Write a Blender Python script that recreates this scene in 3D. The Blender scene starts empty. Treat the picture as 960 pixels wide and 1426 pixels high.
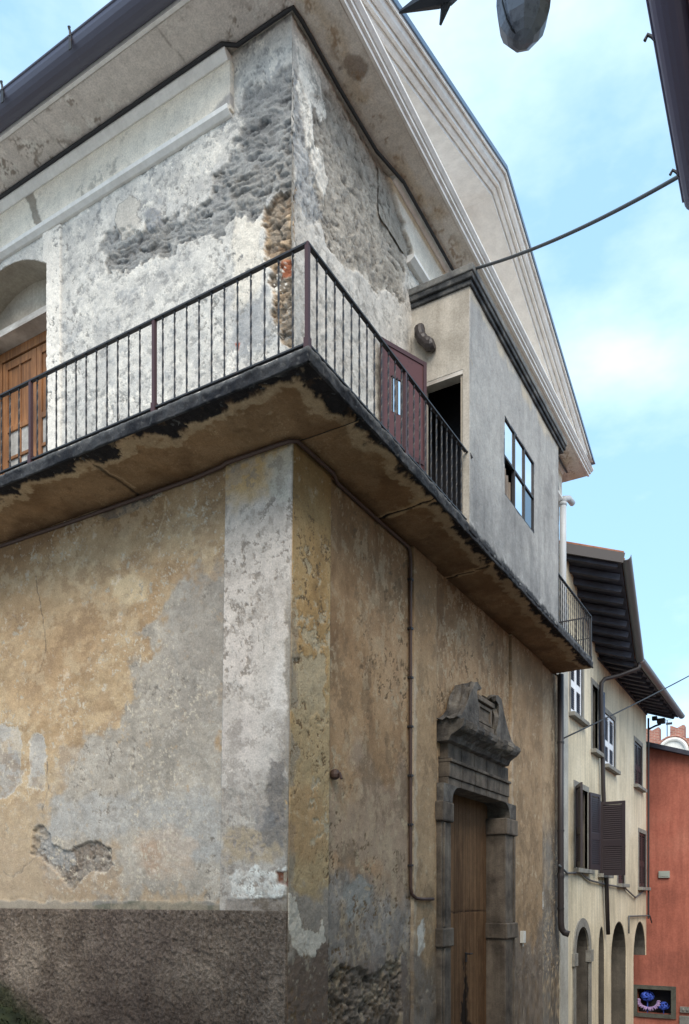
import bpy, bmesh, math, random
import numpy as np
from mathutils import Matrix, Vector

random.seed(5)
SC = bpy.context.scene
COL = SC.collection
PI = math.pi

# ------------------------------------------------------------------ camera, sky, sun, exposure
# world frame: x runs away down the street along the gabled facade, y runs along the side facade, z up
CX, CY, FPX = 480.0, 1252.0, 1103.25           # eye point and focal length in photo pixels
UX, UY = 0.50413, 0.86363                      # direction of the street facade in (right, forward)
VX, VY = -UY, UX
CAM = Vector((-6.249, -4.224, 1.6))
cam_d = bpy.data.cameras.new('camera'); cam = bpy.data.objects.new('camera', cam_d); COL.objects.link(cam)
right = Vector((UX, VX, 0)); fwd = Vector((UY, VY, 0))
M = Matrix((right, Vector((0, 0, 1)), -fwd)).transposed().to_4x4(); M.translation = CAM
cam.matrix_world = M
cam_d.sensor_fit = 'VERTICAL'; cam_d.sensor_height = 24.0
cam_d.lens = 24.0*FPX/1426.0
cam_d.shift_y = (CY-713.0)/1426.0
cam_d.clip_start = 0.05; cam_d.clip_end = 2000
SC.camera = cam

SUN_EL, SUN_AZ = math.radians(46), math.radians(216)   # azimuth measured in the xy plane, towards the sun
w = bpy.data.worlds.new('World'); SC.world = w; w.use_nodes = True
nt = w.node_tree; nt.nodes.clear()
out = nt.nodes.new('ShaderNodeOutputWorld'); bg = nt.nodes.new('ShaderNodeBackground')
sky = nt.nodes.new('ShaderNodeTexSky'); sky.sky_type = 'NISHITA'; sky.sun_disc = False
sky.sun_elevation = SUN_EL; sky.sun_rotation = PI/2-SUN_AZ
sky.air_density = 1.0; sky.dust_density = 1.2; sky.ozone_density = 1.3; sky.altitude = 200
tc = nt.nodes.new('ShaderNodeTexCoord')
mp = nt.nodes.new('ShaderNodeMapping'); mp.inputs['Scale'].default_value = (1.0, 1.0, 2.2); mp.inputs['Location'].default_value = (3.1, 1.7, 0.4)
nz = nt.nodes.new('ShaderNodeTexNoise'); nz.inputs['Scale'].default_value = 2.1; nz.inputs['Detail'].default_value = 7; nz.inputs['Roughness'].default_value = 0.56
rp = nt.nodes.new('ShaderNodeValToRGB'); rp.color_ramp.elements[0].position = 0.44; rp.color_ramp.elements[1].position = 0.74
rp.color_ramp.elements[0].color = (0.0, 0.0, 0.0, 1); rp.color_ramp.elements[1].color = (0.85, 0.85, 0.85, 1)
mx = nt.nodes.new('ShaderNodeMix'); mx.data_type = 'RGBA'; mx.inputs['B'].default_value = (5.7, 6.5, 7.0, 1)
nt.links.new(tc.outputs['Generated'], mp.inputs['Vector']); nt.links.new(mp.outputs['Vector'], nz.inputs['Vector'])
nt.links.new(nz.outputs['Fac'], rp.inputs['Fac']); nt.links.new(rp.outputs['Color'], mx.inputs['Factor'])
mb_ = nt.nodes.new('ShaderNodeMix'); mb_.data_type = 'RGBA'; mb_.inputs['Factor'].default_value = 0.55; mb_.inputs['B'].default_value = (2.9, 5.0, 7.0, 1)
nt.links.new(sky.outputs['Color'], mb_.inputs['A']); nt.links.new(mb_.outputs['Result'], mx.inputs['A']); nt.links.new(mx.outputs['Result'], bg.inputs['Color'])
bg.inputs['Strength'].default_value = 0.105
nt.links.new(bg.outputs['Background'], out.inputs['Surface'])
sd = bpy.data.lights.new('sun', 'SUN'); sd.energy = 1.6; sd.angle = math.radians(40); sd.color = (1.0, 0.90, 0.76)
so = bpy.data.objects.new('sun', sd); COL.objects.link(so)
so.rotation_euler = Vector((math.cos(SUN_AZ)*math.cos(SUN_EL), math.sin(SUN_AZ)*math.cos(SUN_EL), math.sin(SUN_EL))).to_track_quat('Z', 'Y').to_euler()
SC.view_settings.view_transform = 'Standard'; SC.view_settings.look = 'None'
SC.view_settings.exposure = 1.2; SC.view_settings.gamma = 1.0
SC.render.engine = 'CYCLES'
SC.cycles.max_bounces = 8; SC.cycles.diffuse_bounces = 6; SC.cycles.glossy_bounces = 3

# ------------------------------------------------------------------ measuring helpers (photo pixel -> point on a real plane)
def ray(px, py):
    dx = (px-CX)/FPX; dz = (CY-py)/FPX
    return np.array([dx*UX+UY, dx*VX+VY, dz])
C0 = np.array(CAM)
def on_y(px, py, y=0.0):
    d = ray(px, py); t = (y-C0[1])/d[1]; return C0+t*d
def on_x(px, py, x=0.0):
    d = ray(px, py); t = (x-C0[0])/d[0]; return C0+t*d
def on_z(px, py, z):
    d = ray(px, py); t = (z-C0[2])/d[2]; return C0+t*d
SLAB_B, SLAB_T = 5.945, 6.05
def lean(z): return -0.022*np.maximum(SLAB_B-z, 0)   # the old walls batter outwards towards the ground

# ------------------------------------------------------------------ materials
def lin(c): c = c/255.0; return c/12.92 if c <= .04045 else ((c+.055)/1.055)**2.4
def S(r, g, b, k=1.0): return (lin(r)*k, lin(g)*k, lin(b)*k)
def nodes(name):
    m = bpy.data.materials.new(name); m.use_nodes = True; n = m.node_tree; n.nodes.clear()
    o = n.nodes.new('ShaderNodeOutputMaterial'); b = n.nodes.new('ShaderNodeBsdfPrincipled')
    n.links.new(b.outputs[0], o.inputs[0]); return m, n, b
def noise(n, scale, detail=5, rough=.6, vec=None, sc=None):
    t = n.nodes.new('ShaderNodeTexNoise'); t.inputs['Scale'].default_value = scale; t.inputs['Detail'].default_value = detail; t.inputs['Roughness'].default_value = rough
    c = n.nodes.new('ShaderNodeTexCoord'); src = c.outputs['Object']
    if sc:
        mp_ = n.nodes.new('ShaderNodeMapping'); mp_.inputs['Scale'].default_value = sc; n.links.new(src, mp_.inputs['Vector']); src = mp_.outputs['Vector']
    n.links.new(src, t.inputs['Vector']); return t
def ramp(n, src, stops):
    r = n.nodes.new('ShaderNodeValToRGB'); e = r.color_ramp.elements
    while len(e) < len(stops): e.new(0.5)
    for el, (p, c) in zip(e, stops):
        el.position = p; el.color = (*c, 1) if len(c) == 3 else c
    n.links.new(src, r.inputs['Fac']); return r
def mixc(n, fac, a, b, mode='MIX'):
    m = n.nodes.new('ShaderNodeMix'); m.data_type = 'RGBA'; m.blend_type = mode
    for sock, v in (('Factor', fac), ('A', a), ('B', b)):
        if isinstance(v, (int, float)): m.inputs[sock].default_value = v
        elif isinstance(v, tuple): m.inputs[sock].default_value = (*v, 1)
        else: n.links.new(v, m.inputs[sock])
    return m.outputs['Result']
def bump(n, b, h, strength, dist):
    u = n.nodes.new('ShaderNodeBump'); u.inputs['Distance'].default_value = dist
    if isinstance(strength, (int, float)): u.inputs['Strength'].default_value = strength
    else: n.links.new(strength, u.inputs['Strength'])
    n.links.new(h, u.inputs['Height']); n.links.new(u.outputs[0], b.inputs['Normal'])

def mat_painted(name, fs=55, lo=.74, hi=1.22):
    m, n, b = nodes(name)
    a = n.nodes.new('ShaderNodeAttribute'); a.attribute_name = 'tone'
    r = n.nodes.new('ShaderNodeAttribute'); r.attribute_name = 'rough'
    f1 = noise(n, fs, 7, .75); f2 = noise(n, 9, 6, .65)
    k1 = ramp(n, f1.outputs['Fac'], [(.3, (lo,)*3), (.7, (hi,)*3)])
    k2 = ramp(n, f2.outputs['Fac'], [(.3, (.86, .86, .86)), (.7, (1.1, 1.1, 1.1))])
    c = mixc(n, 1.0, a.outputs['Color'], k1.outputs[0], 'MULTIPLY'); c = mixc(n, 1.0, c, k2.outputs[0], 'MULTIPLY')
    n.links.new(c, b.inputs['Base Color']); b.inputs['Roughness'].default_value = .93; b.inputs['Specular IOR Level'].default_value = .2
    add = n.nodes.new('ShaderNodeMath'); add.operation = 'ADD'; n.links.new(f1.outputs['Fac'], add.inputs[0]); n.links.new(f2.outputs['Fac'], add.inputs[1])
    bump(n, b, add.outputs[0], r.outputs['Fac'], .02)
    return m
def mat_plaster(name, base, dark, light=None, scale=1.6, streak=0.0, fine=35, bmp=.25, rough=.92, spec=.2, amp=1.0):
    m, n, b = nodes(name)
    light = light or tuple(min(1, x*1.15) for x in base)
    big = noise(n, scale, 7, .62)
    c = ramp(n, big.outputs['Fac'], [(.28, dark), (.5, base), (.74, light)]).outputs[0]
    f = noise(n, fine, 6, .65)
    k = ramp(n, f.outputs['Fac'], [(.3, (1-.18*amp,)*3), (.7, (1+.13*amp,)*3)])
    c = mixc(n, 1.0, c, k.outputs[0], 'MULTIPLY')
    if streak > 0:
        s = noise(n, 1.0, 6, .6, sc=(7, 7, .7)); k = ramp(n, s.outputs['Fac'], [(.38, (1-streak,)*3), (.62, (1.06,)*3)])
        c = mixc(n, 1.0, c, k.outputs[0], 'MULTIPLY')
    n.links.new(c, b.inputs['Base Color']); b.inputs['Roughness'].default_value = rough; b.inputs['Specular IOR Level'].default_value = spec
    bump(n, b, f.outputs['Fac'], bmp, .012)
    return m
def mat_wood(name, base, dark, sc=(30, 30, 1.5), rough=.7):
    m, n, b = nodes(name)
    f = noise(n, 1.0, 7, .7, sc=sc); g = noise(n, 2.0, 5, .6)
    c = ramp(n, f.outputs['Fac'], [(.3, dark), (.62, base)]).outputs[0]
    k = ramp(n, g.outputs['Fac'], [(.32, (.6, .6, .6)), (.68, (1.15, 1.15, 1.15))])
    c = mixc(n, 1.0, c, k.outputs[0], 'MULTIPLY')
    n.links.new(c, b.inputs['Base Color']); b.inputs['Roughness'].default_value = rough
    bump(n, b, f.outputs['Fac'], .3, .004); return m
def mat_metal(name, base, rust=None, rough=.5, metal=0.0, amount=.62):
    m, n, b = nodes(name)
    f = noise(n, 14, 6, .7)
    c = ramp(n, f.outputs['Fac'], [(.35, base), (amount, base), (amount+.12, rust or tuple(x*1.3 for x in base))]).outputs[0]
    n.links.new(c, b.inputs['Base Color']); b.inputs['Roughness'].default_value = rough; b.inputs['Metallic'].default_value = metal
    bump(n, b, f.outputs['Fac'], .15, .004); return m
def mat_glass(name, tint=(.5, .55, .6), share=.6, dark=(.02, .025, .03)):
    m, n, b = nodes(name)
    g = n.nodes.new('ShaderNodeBsdfGlossy'); g.inputs['Color'].default_value = (*tint, 1); g.inputs['Roughness'].default_value = .04
    f = noise(n, 3, 3, .5)
    bu = n.nodes.new('ShaderNodeBump'); bu.inputs['Strength'].default_value = .04; bu.inputs['Distance'].default_value = .02; n.links.new(f.outputs['Fac'], bu.inputs['Height']); n.links.new(bu.outputs[0], g.inputs['Normal'])
    b.inputs['Base Color'].default_value = (*dark, 1); b.inputs['Roughness'].default_value = .1
    x = n.nodes.new('ShaderNodeMixShader'); x.inputs[0].default_value = share
    n.links.new(b.outputs[0], x.inputs[1]); n.links.new(g.outputs[0], x.inputs[2])
    n.links.new(x.outputs[0], n.nodes['Material Output'].inputs[0]); return m
def mat_brick(name, a, b2, mortar):
    m, n, b = nodes(name)
    c = n.nodes.new('ShaderNodeTexCoord'); mp_ = n.nodes.new('ShaderNodeMapping'); mp_.inputs['Rotation'].default_value = (PI/2, 0, PI/2)
    mp_.vector_type = 'TEXTURE'
    t = n.nodes.new('ShaderNodeTexBrick'); t.inputs['Scale'].default_value = 1.0; t.inputs['Brick Width'].default_value = .3; t.inputs['Row Height'].default_value = .1; t.inputs['Mortar Size'].default_value = .012
    t.inputs['Color1'].default_value = (*a, 1); t.inputs['Color2'].default_value = (*b2, 1); t.inputs['Mortar'].default_value = (*mortar, 1)
    n.links.new(c.outputs['Object'], mp_.inputs['Vector']); n.links.new(mp_.outputs['Vector'], t.inputs['Vector'])
    f = noise(n, 3, 6, .7); k = ramp(n, f.outputs['Fac'], [(.3, (.75,)*3), (.7, (1.2,)*3)])
    n.links.new(mixc(n, 1.0, t.outputs['Color'], k.outputs[0], 'MULTIPLY'), b.inputs['Base Color']); b.inputs['Roughness'].default_value = .9
    return m

MT = {}
MT['painted'] = mat_painted('weathered_plaster'); MT['roughcast'] = mat_painted('rough_cast_render', 75, .42, 1.6)
MT['cornice'] = mat_plaster('cornice_plaster', S(234, 231, 226), S(216, 211, 204), S(240, 238, 234), .8, .06, 30, .08, amp=.35)
MT['soffit'] = mat_plaster('stained_soffit_plaster', S(220, 211, 201), S(176, 162, 147), S(226, 219, 211), .9, 0, 30, .25)
MT['cement'] = mat_plaster('grey_cement', S(158, 157, 156), S(126, 126, 127), S(176, 175, 173), 1.4, .28, 45, .3)
MT['cementside'] = mat_plaster('tan_cement', S(176, 169, 158), S(146, 139, 128), S(190, 184, 174), 1.8, .1, 40, .3)
MT['mouldy'] = mat_plaster('mouldy_concrete', S(70, 72, 74), S(28, 29, 32), S(120, 118, 114), 5.0, .2, 40, .7)
MT['inner'] = mat_plaster('bare_plaster', S(170, 160, 145), S(140, 130, 118), None, 1.5, .1, 30, .3)
MT['stone'] = mat_plaster('dark_sandstone', S(108, 98, 88), S(66, 60, 55), S(134, 123, 110), 3.2, .3, 45, .9)
MT['stonedark'] = mat_plaster('sooty_sandstone', S(96, 91, 86), S(56, 53, 51), S(132, 126, 117), 4.5, .15, 26, 1.5)
MT['iron'] = mat_metal('dark_iron', (.022, .02, .022), S(86, 52, 40), .55)
MT['ironred'] = mat_metal('maroon_iron', S(66, 38, 40), S(96, 60, 48), .6)
MT['reddoor'] = mat_metal('maroon_sheet_iron', S(84, 48, 48), S(60, 34, 34), .62, 0, .55)
MT['gutter'] = mat_metal('brown_gutter_sheet', S(84, 84, 98), S(96, 95, 108), .42, .2)
MT['guttergrey'] = mat_metal('grey_gutter_sheet', S(112, 112, 114), S(126, 124, 122), .45, .2)
MT['pipe'] = mat_metal('dark_drainpipe_sheet', S(52, 46, 46), S(66, 54, 48), .5, .1)
MT['pipewhite'] = mat_metal('pale_drainpipe', S(190, 192, 194), S(170, 168, 160), .5)
MT['conduit'] = mat_metal('brown_conduit', S(72, 52, 44), S(110, 76, 54), .6)
MT['cable'] = mat_metal('black_cable', (.016, .017, .02), None, .6)
MT['cablegrey'] = mat_metal('grey_cable', S(84, 88, 92), S(60, 62, 66), .6)
MT['flashing'] = mat_metal('blue_grey_flashing', S(92, 110, 130), None, .35, .5)
MT['doorwood'] = mat_wood('worn_brown_planks', S(154, 113, 76), S(108, 76, 50), (26, 26, 1.2))
MT['windowwood'] = mat_wood('orange_window_wood', S(162, 112, 70), S(108, 70, 44), (30, 30, 2))
MT['lintelwood'] = mat_wood('pale_old_lintel', S(205, 200, 192), S(160, 150, 140), (3, 3, 12))
MT['rafter'] = mat_wood('dark_rafter_wood', S(58, 60, 74), S(38, 39, 50), (4, 4, 12))
MT['boards'] = mat_wood('dark_soffit_boards', S(64, 66, 80), S(44, 45, 56), (10, 3, 3))
MT['shutter'] = mat_metal('maroon_shutter_paint', S(47, 38, 43), S(40, 33, 38), .5)
MT['shutterblue'] = mat_metal('navy_louvre_paint', S(52, 56, 76), None, .5)
MT['white'] = mat_metal('white_paint', S(228, 230, 234), S(210, 208, 202), .5)
MT['sill'] = mat_plaster('grey_sill_stone', S(136, 134, 128), S(104, 102, 98), None, 4, 0, 40, .4)
MT['yellow'] = mat_plaster('pale_yellow_plaster', S(216, 204, 178), S(178, 168, 146), S(228, 218, 196), .55, .18, 20, .2)
MT['sootyreveal'] = mat_plaster('sooty_grey_plaster', S(88, 84, 78), S(58, 55, 52), S(106, 100, 92), 1.8, .15, 25, .3)
MT['palestrip'] = mat_plaster('pale_grey_quoin', S(178, 176, 168), S(150, 146, 138), None, 2, .1, 30, .2)
MT['red'] = mat_plaster('terracotta_plaster', S(168, 102, 86), S(138, 84, 72), S(182, 120, 102), .55, .14, 18, .25)
MT['redsoffit'] = mat_plaster('red_brown_soffit', S(170, 104, 96), S(140, 84, 78), None, 1.5, 0, 25, .2)
MT['brick'] = mat_brick('red_brick', S(170, 110, 92), S(146, 88, 74), S(170, 150, 136))
MT['whitestone'] = mat_plaster('white_niche_stone', S(222, 218, 210), S(196, 192, 184), None, 1.5, 0, 15, .1)
MT['glass'] = mat_glass('sky_mirroring_glass', (.97, .97, .97), .93)
MT['darkglass'] = mat_glass('dim_glass', (.5, .52, .55), .3)
MT['curtain'] = mat_plaster('grey_net_curtain', S(178, 174, 168), S(150, 146, 140), None, 6, .3, 30, .1)
MT['dark'] = mat_plaster('unlit_interior', (.03, .03, .034), (.02, .02, .022), None, 2, 0, 20, .1)
MT['tile'] = mat_plaster('clay_roof_tile', S(150, 100, 78), S(110, 74, 60), S(170, 120, 96), 6, 0, 30, .5)
MT['asphalt'] = mat_plaster('street_paving', (.30, .29, .275), (.22, .215, .205), (.36, .35, .335), 2, 0, 25, .5)
MT['moss'] = mat_plaster('mossy_earth', (.022, .028, .014), (.01, .012, .008), (.045, .052, .026), 5, 0, 30, 1.0)
MT['lamp'] = mat_metal('grimy_lamp_glass', S(116, 120, 132), S(84, 88, 100), .3, 0, .5)
MT['lampdark'] = mat_metal('lamp_iron', (.018, .02, .028), None, .5)
MT['bluepetal'] = mat_plaster('blue_petals', S(66, 92, 190), S(40, 56, 130), S(96, 124, 214), 14, 0, 30, .3)
MT['lilac'] = mat_plaster('lilac_petals', S(176, 150, 196), S(136, 110, 156), S(206, 184, 220), 14, 0, 30, .3)
MT['greyframe'] = mat_plaster('grey_green_frame', S(92, 92, 84), S(70, 70, 64), None, 4, .1, 30, .3)
MT['plastic'] = mat_metal('white_plastic', S(214, 214, 208), None, .4)
MT['greybox'] = mat_metal('grey_green_plastic', S(150, 158, 150), None, .45)
MT['orange'] = mat_plaster('orange_brick_face', S(190, 110, 72), S(150, 84, 56), None, 10, 0, 50, .6)

# ------------------------------------------------------------------ object helpers
def thing(name, label, cat, loc, group=None):
    o = bpy.data.objects.new(name, None); o.empty_display_size = .2; COL.objects.link(o); o.location = loc
    o['label'] = label; o['category'] = cat
    if group: o['group'] = group
    return o
def root_loc(o):
    l = Vector((0, 0, 0))
    while o: l += o.location; o = o.parent
    return l
class MB:
    def __init__(s): s.bm = bmesh.new(); s.X = None
    def v(s, p):
        p = Vector(p); return s.bm.verts.new(s.X @ p if s.X else p)
    def hull8(s, ps):
        v = [s.v(p) for p in ps]
        for f in ((3, 2, 1, 0), (4, 5, 6, 7), (0, 1, 5, 4), (1, 2, 6, 5), (2, 3, 7, 6), (3, 0, 4, 7)): s.bm.faces.new([v[i] for i in f])
    def box(s, x0, x1, y0, y1, z0, z1):
        s.hull8([(x0, y0, z0), (x1, y0, z0), (x1, y1, z0), (x0, y1, z0), (x0, y0, z1), (x1, y0, z1), (x1, y1, z1), (x0, y1, z1)])
    def prism(s, poly, off):
        off = Vector(off); a = [s.v(p) for p in poly]; b = [s.v(Vector(p)+off) for p in poly]; n = len(a)
        s.bm.faces.new(a); s.bm.faces.new(b[::-1])
        for i in range(n): s.bm.faces.new([a[(i+1) % n], a[i], b[i], b[(i+1) % n]])
    def tube(s, pts, r, n=8, cap=True):
        pts = [Vector(p) for p in pts]; rings = []
        rr = r if hasattr(r, '__len__') else [r]*len(pts)
        ref = None
        for i, p in enumerate(pts):
            d = (pts[min(i+1, len(pts)-1)]-pts[max(i-1, 0)]).normalized()
            if ref is None: ref = Vector((0, 0, 1)) if abs(d.z) < .9 else Vector((1, 0, 0))
            a = (ref - d*ref.dot(d)).normalized(); ref = a; b = d.cross(a)
            rings.append([s.v(p+(a*math.cos(2*PI*k/n)+b*math.sin(2*PI*k/n))*rr[i]) for k in range(n)])
        for A, B in zip(rings, rings[1:]):
            for k in range(n): s.bm.faces.new([A[k], A[(k+1) % n], B[(k+1) % n], B[k]])
        if cap: s.bm.faces.new(rings[0][::-1]); s.bm.faces.new(rings[-1])
    def bar(s, a, b, w, h):
        a, b = Vector(a), Vector(b); d = (b-a).normalized(); up = Vector((0, 0, 1)) if abs(d.z) < .95 else Vector((0, 1, 0))
        sx = d.cross(up).normalized()*w/2; sz = sx.cross(d).normalized()*h/2
        s.hull8([a-sx-sz, a+sx-sz, b+sx-sz, b-sx-sz, a-sx+sz, a+sx+sz, b+sx+sz, b-sx+sz])
    def twisted(s, base, h, w, step=.035, rate=PI/7):
        n = int(h/step); prev = None; base = Vector(base)
        for i in range(n+1):
            z = h*i/n; t = min(z, h-z); ph = rate*i if (.06 < t) else 0
            ring = [s.v(base+Vector((math.cos(ph+PI/4+k*PI/2)*w*.71, math.sin(ph+PI/4+k*PI/2)*w*.71, z))) for k in range(4)]
            if prev:
                for k in range(4): s.bm.faces.new([prev[k], prev[(k+1) % 4], ring[(k+1) % 4], ring[k]])
            prev = ring
    def lathe(s, c, prof, n=12):
        c = Vector(c); rings = []
        for r, z in prof: rings.append([s.v(c+Vector((r*math.cos(2*PI*k/n), r*math.sin(2*PI*k/n), z))) for k in range(n)])
        for A, B in zip(rings, rings[1:]):
            for k in range(n): s.bm.faces.new([A[k], A[(k+1) % n], B[(k+1) % n], B[k]])
        s.bm.faces.new(rings[0][::-1]); s.bm.faces.new(rings[-1])
    def slab_with_holes(s, outer, holes, to3, off):
        """outer and holes are 2d outlines; to3 maps 2d to the front plane; off is the thickness vector"""
        off = Vector(off); t = bmesh.new(); edges = []
        for loop in [outer]+holes:
            vs = [t.verts.new((p[0], p[1], 0)) for p in loop]
            for i in range(len(vs)): edges.append(t.edges.new((vs[i], vs[(i+1) % len(vs)])))
        bmesh.ops.triangle_fill(t, use_beauty=True, use_dissolve=False, edges=edges)
        vm = {}
        for v_ in t.verts:
            p = Vector(to3(v_.co.x, v_.co.y)); vm[v_] = (s.v(p), s.v(p+off))
        for f in t.faces:
            s.bm.faces.new([vm[q][0] for q in f.verts]); s.bm.faces.new([vm[q][1] for q in reversed(f.verts)])
        for e in edges:
            a, b = e.verts; s.bm.faces.new([vm[a][0], vm[b][0], vm[b][1], vm[a][1]])
        t.free()
    def build(s, name, mat, parent=None, loc=None, bevel=0.0, smooth=False, recalc=True):
        if recalc: bmesh.ops.recalc_face_normals(s.bm, faces=s.bm.faces)
        L = root_loc(parent) if parent else Vector(loc if loc is not None else (0, 0, 0))
        bmesh.ops.translate(s.bm, vec=-L, verts=s.bm.verts)
        me = bpy.data.meshes.new(name); s.bm.to_mesh(me); s.bm.free()
        o = bpy.data.objects.new(name, me); COL.objects.link(o); me.materials.append(mat)
        if parent: o.parent = parent
        else: o.location = L
        if smooth: me.polygons.foreach_set('use_smooth', [True]*len(me.polygons))
        if bevel:
            b = o.modifiers.new('bevel', 'BEVEL'); b.width = bevel; b.segments = 2; b.limit_method = 'ANGLE'
        return o
def tag(o, label, cat, group=None):
    o['label'] = label; o['category'] = cat
    if group: o['group'] = group
    return o
def part(name, mat, parent, fn, **k):
    m = MB(); fn(m); return m.build(name, mat, parent, **k)
def copy_part(o, parent, loc):
    c = o.copy(); COL.objects.link(c); c.parent = parent; c.location = loc; return c

# ------------------------------------------------------------------ numpy painter for the old plaster
def vnoise(x, y, seed):
    T = np.random.RandomState(seed).rand(128, 128)
    xi = np.floor(x).astype(int); yi = np.floor(y).astype(int); fx = x-xi; fy = y-yi
    fx = fx*fx*(3-2*fx); fy = fy*fy*(3-2*fy)
    a = T[xi % 128, yi % 128]; b = T[(xi+1) % 128, yi % 128]; c = T[xi % 128, (yi+1) % 128]; d = T[(xi+1) % 128, (yi+1) % 128]
    return (a*(1-fx)+b*fx)*(1-fy)+(c*(1-fx)+d*fx)*fy
def fbm(x, y, seed, oct=5, gain=.55):
    s = 0; amp = 1; tot = 0
    for i in range(oct):
        ca, sa = math.cos(.6*i), math.sin(.6*i); k = 2.07**i
        s = s+amp*(vnoise((x*ca-y*sa)*k+17*i, (x*sa+y*ca)*k+31*i, seed+i)*2-1); tot += amp; amp *= gain
    return s/tot*1.6
def cells(x, y, seed):
    """distance to border and id value of jittered cells (rubble stones)"""
    R = np.random.RandomState(seed).rand(64, 64, 3); xi = np.floor(x).astype(int); yi = np.floor(y).astype(int)
    d1 = np.full(x.shape, 9.); d2 = np.full(x.shape, 9.); idv = np.zeros(x.shape)
    for i in (-1, 0, 1):
        for j in (-1, 0, 1):
            r = R[(xi+i) % 64, (yi+j) % 64]; dx = xi+i+r[:, 0]-x; dy = yi+j+r[:, 1]-y; d = dx*dx+dy*dy
            cl = d < d1; d2 = np.where(cl, d1, np.minimum(d2, d)); idv = np.where(cl, r[:, 2], idv); d1 = np.where(cl, d, d1)
    return np.sqrt(d2)-np.sqrt(d1), idv
def sstep(a, b, x):
    t = np.clip((x-a)/(b-a), 0, 1); return t*t*(3-2*t)
def sdf_poly(a, z, P):
    d = np.full(a.shape, 1e9); s = np.ones(a.shape); n = len(P)
    for i in range(n):
        ax, ay = P[i]; bx, by = P[i-1]; ex, ey = bx-ax, by-ay; wx, wy = a-ax, z-ay
        t = np.clip((wx*ex+wy*ey)/(ex*ex+ey*ey+1e-12), 0, 1); qx, qy = wx-ex*t, wy-ey*t
        d = np.minimum(d, qx*qx+qy*qy)
        c1 = z >= ay; c2 = z < by; c3 = ex*wy > ey*wx
        flip = (c1 & c2 & c3) | (~c1 & ~c2 & ~c3); s = np.where(flip, -s, s)
    return s*np.sqrt(d)
def sdf_line(a, z, P):
    d = np.full(a.shape, 1e9)
    for (ax, ay), (bx, by) in zip(P, P[1:]):
        ex, ey = bx-ax, by-ay; wx, wy = a-ax, z-ay; t = np.clip((wx*ex+wy*ey)/(ex*ex+ey*ey+1e-12), 0, 1)
        d = np.minimum(d, (wx-ex*t)**2+(wy-ey*t)**2)
    return np.sqrt(d)
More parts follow.
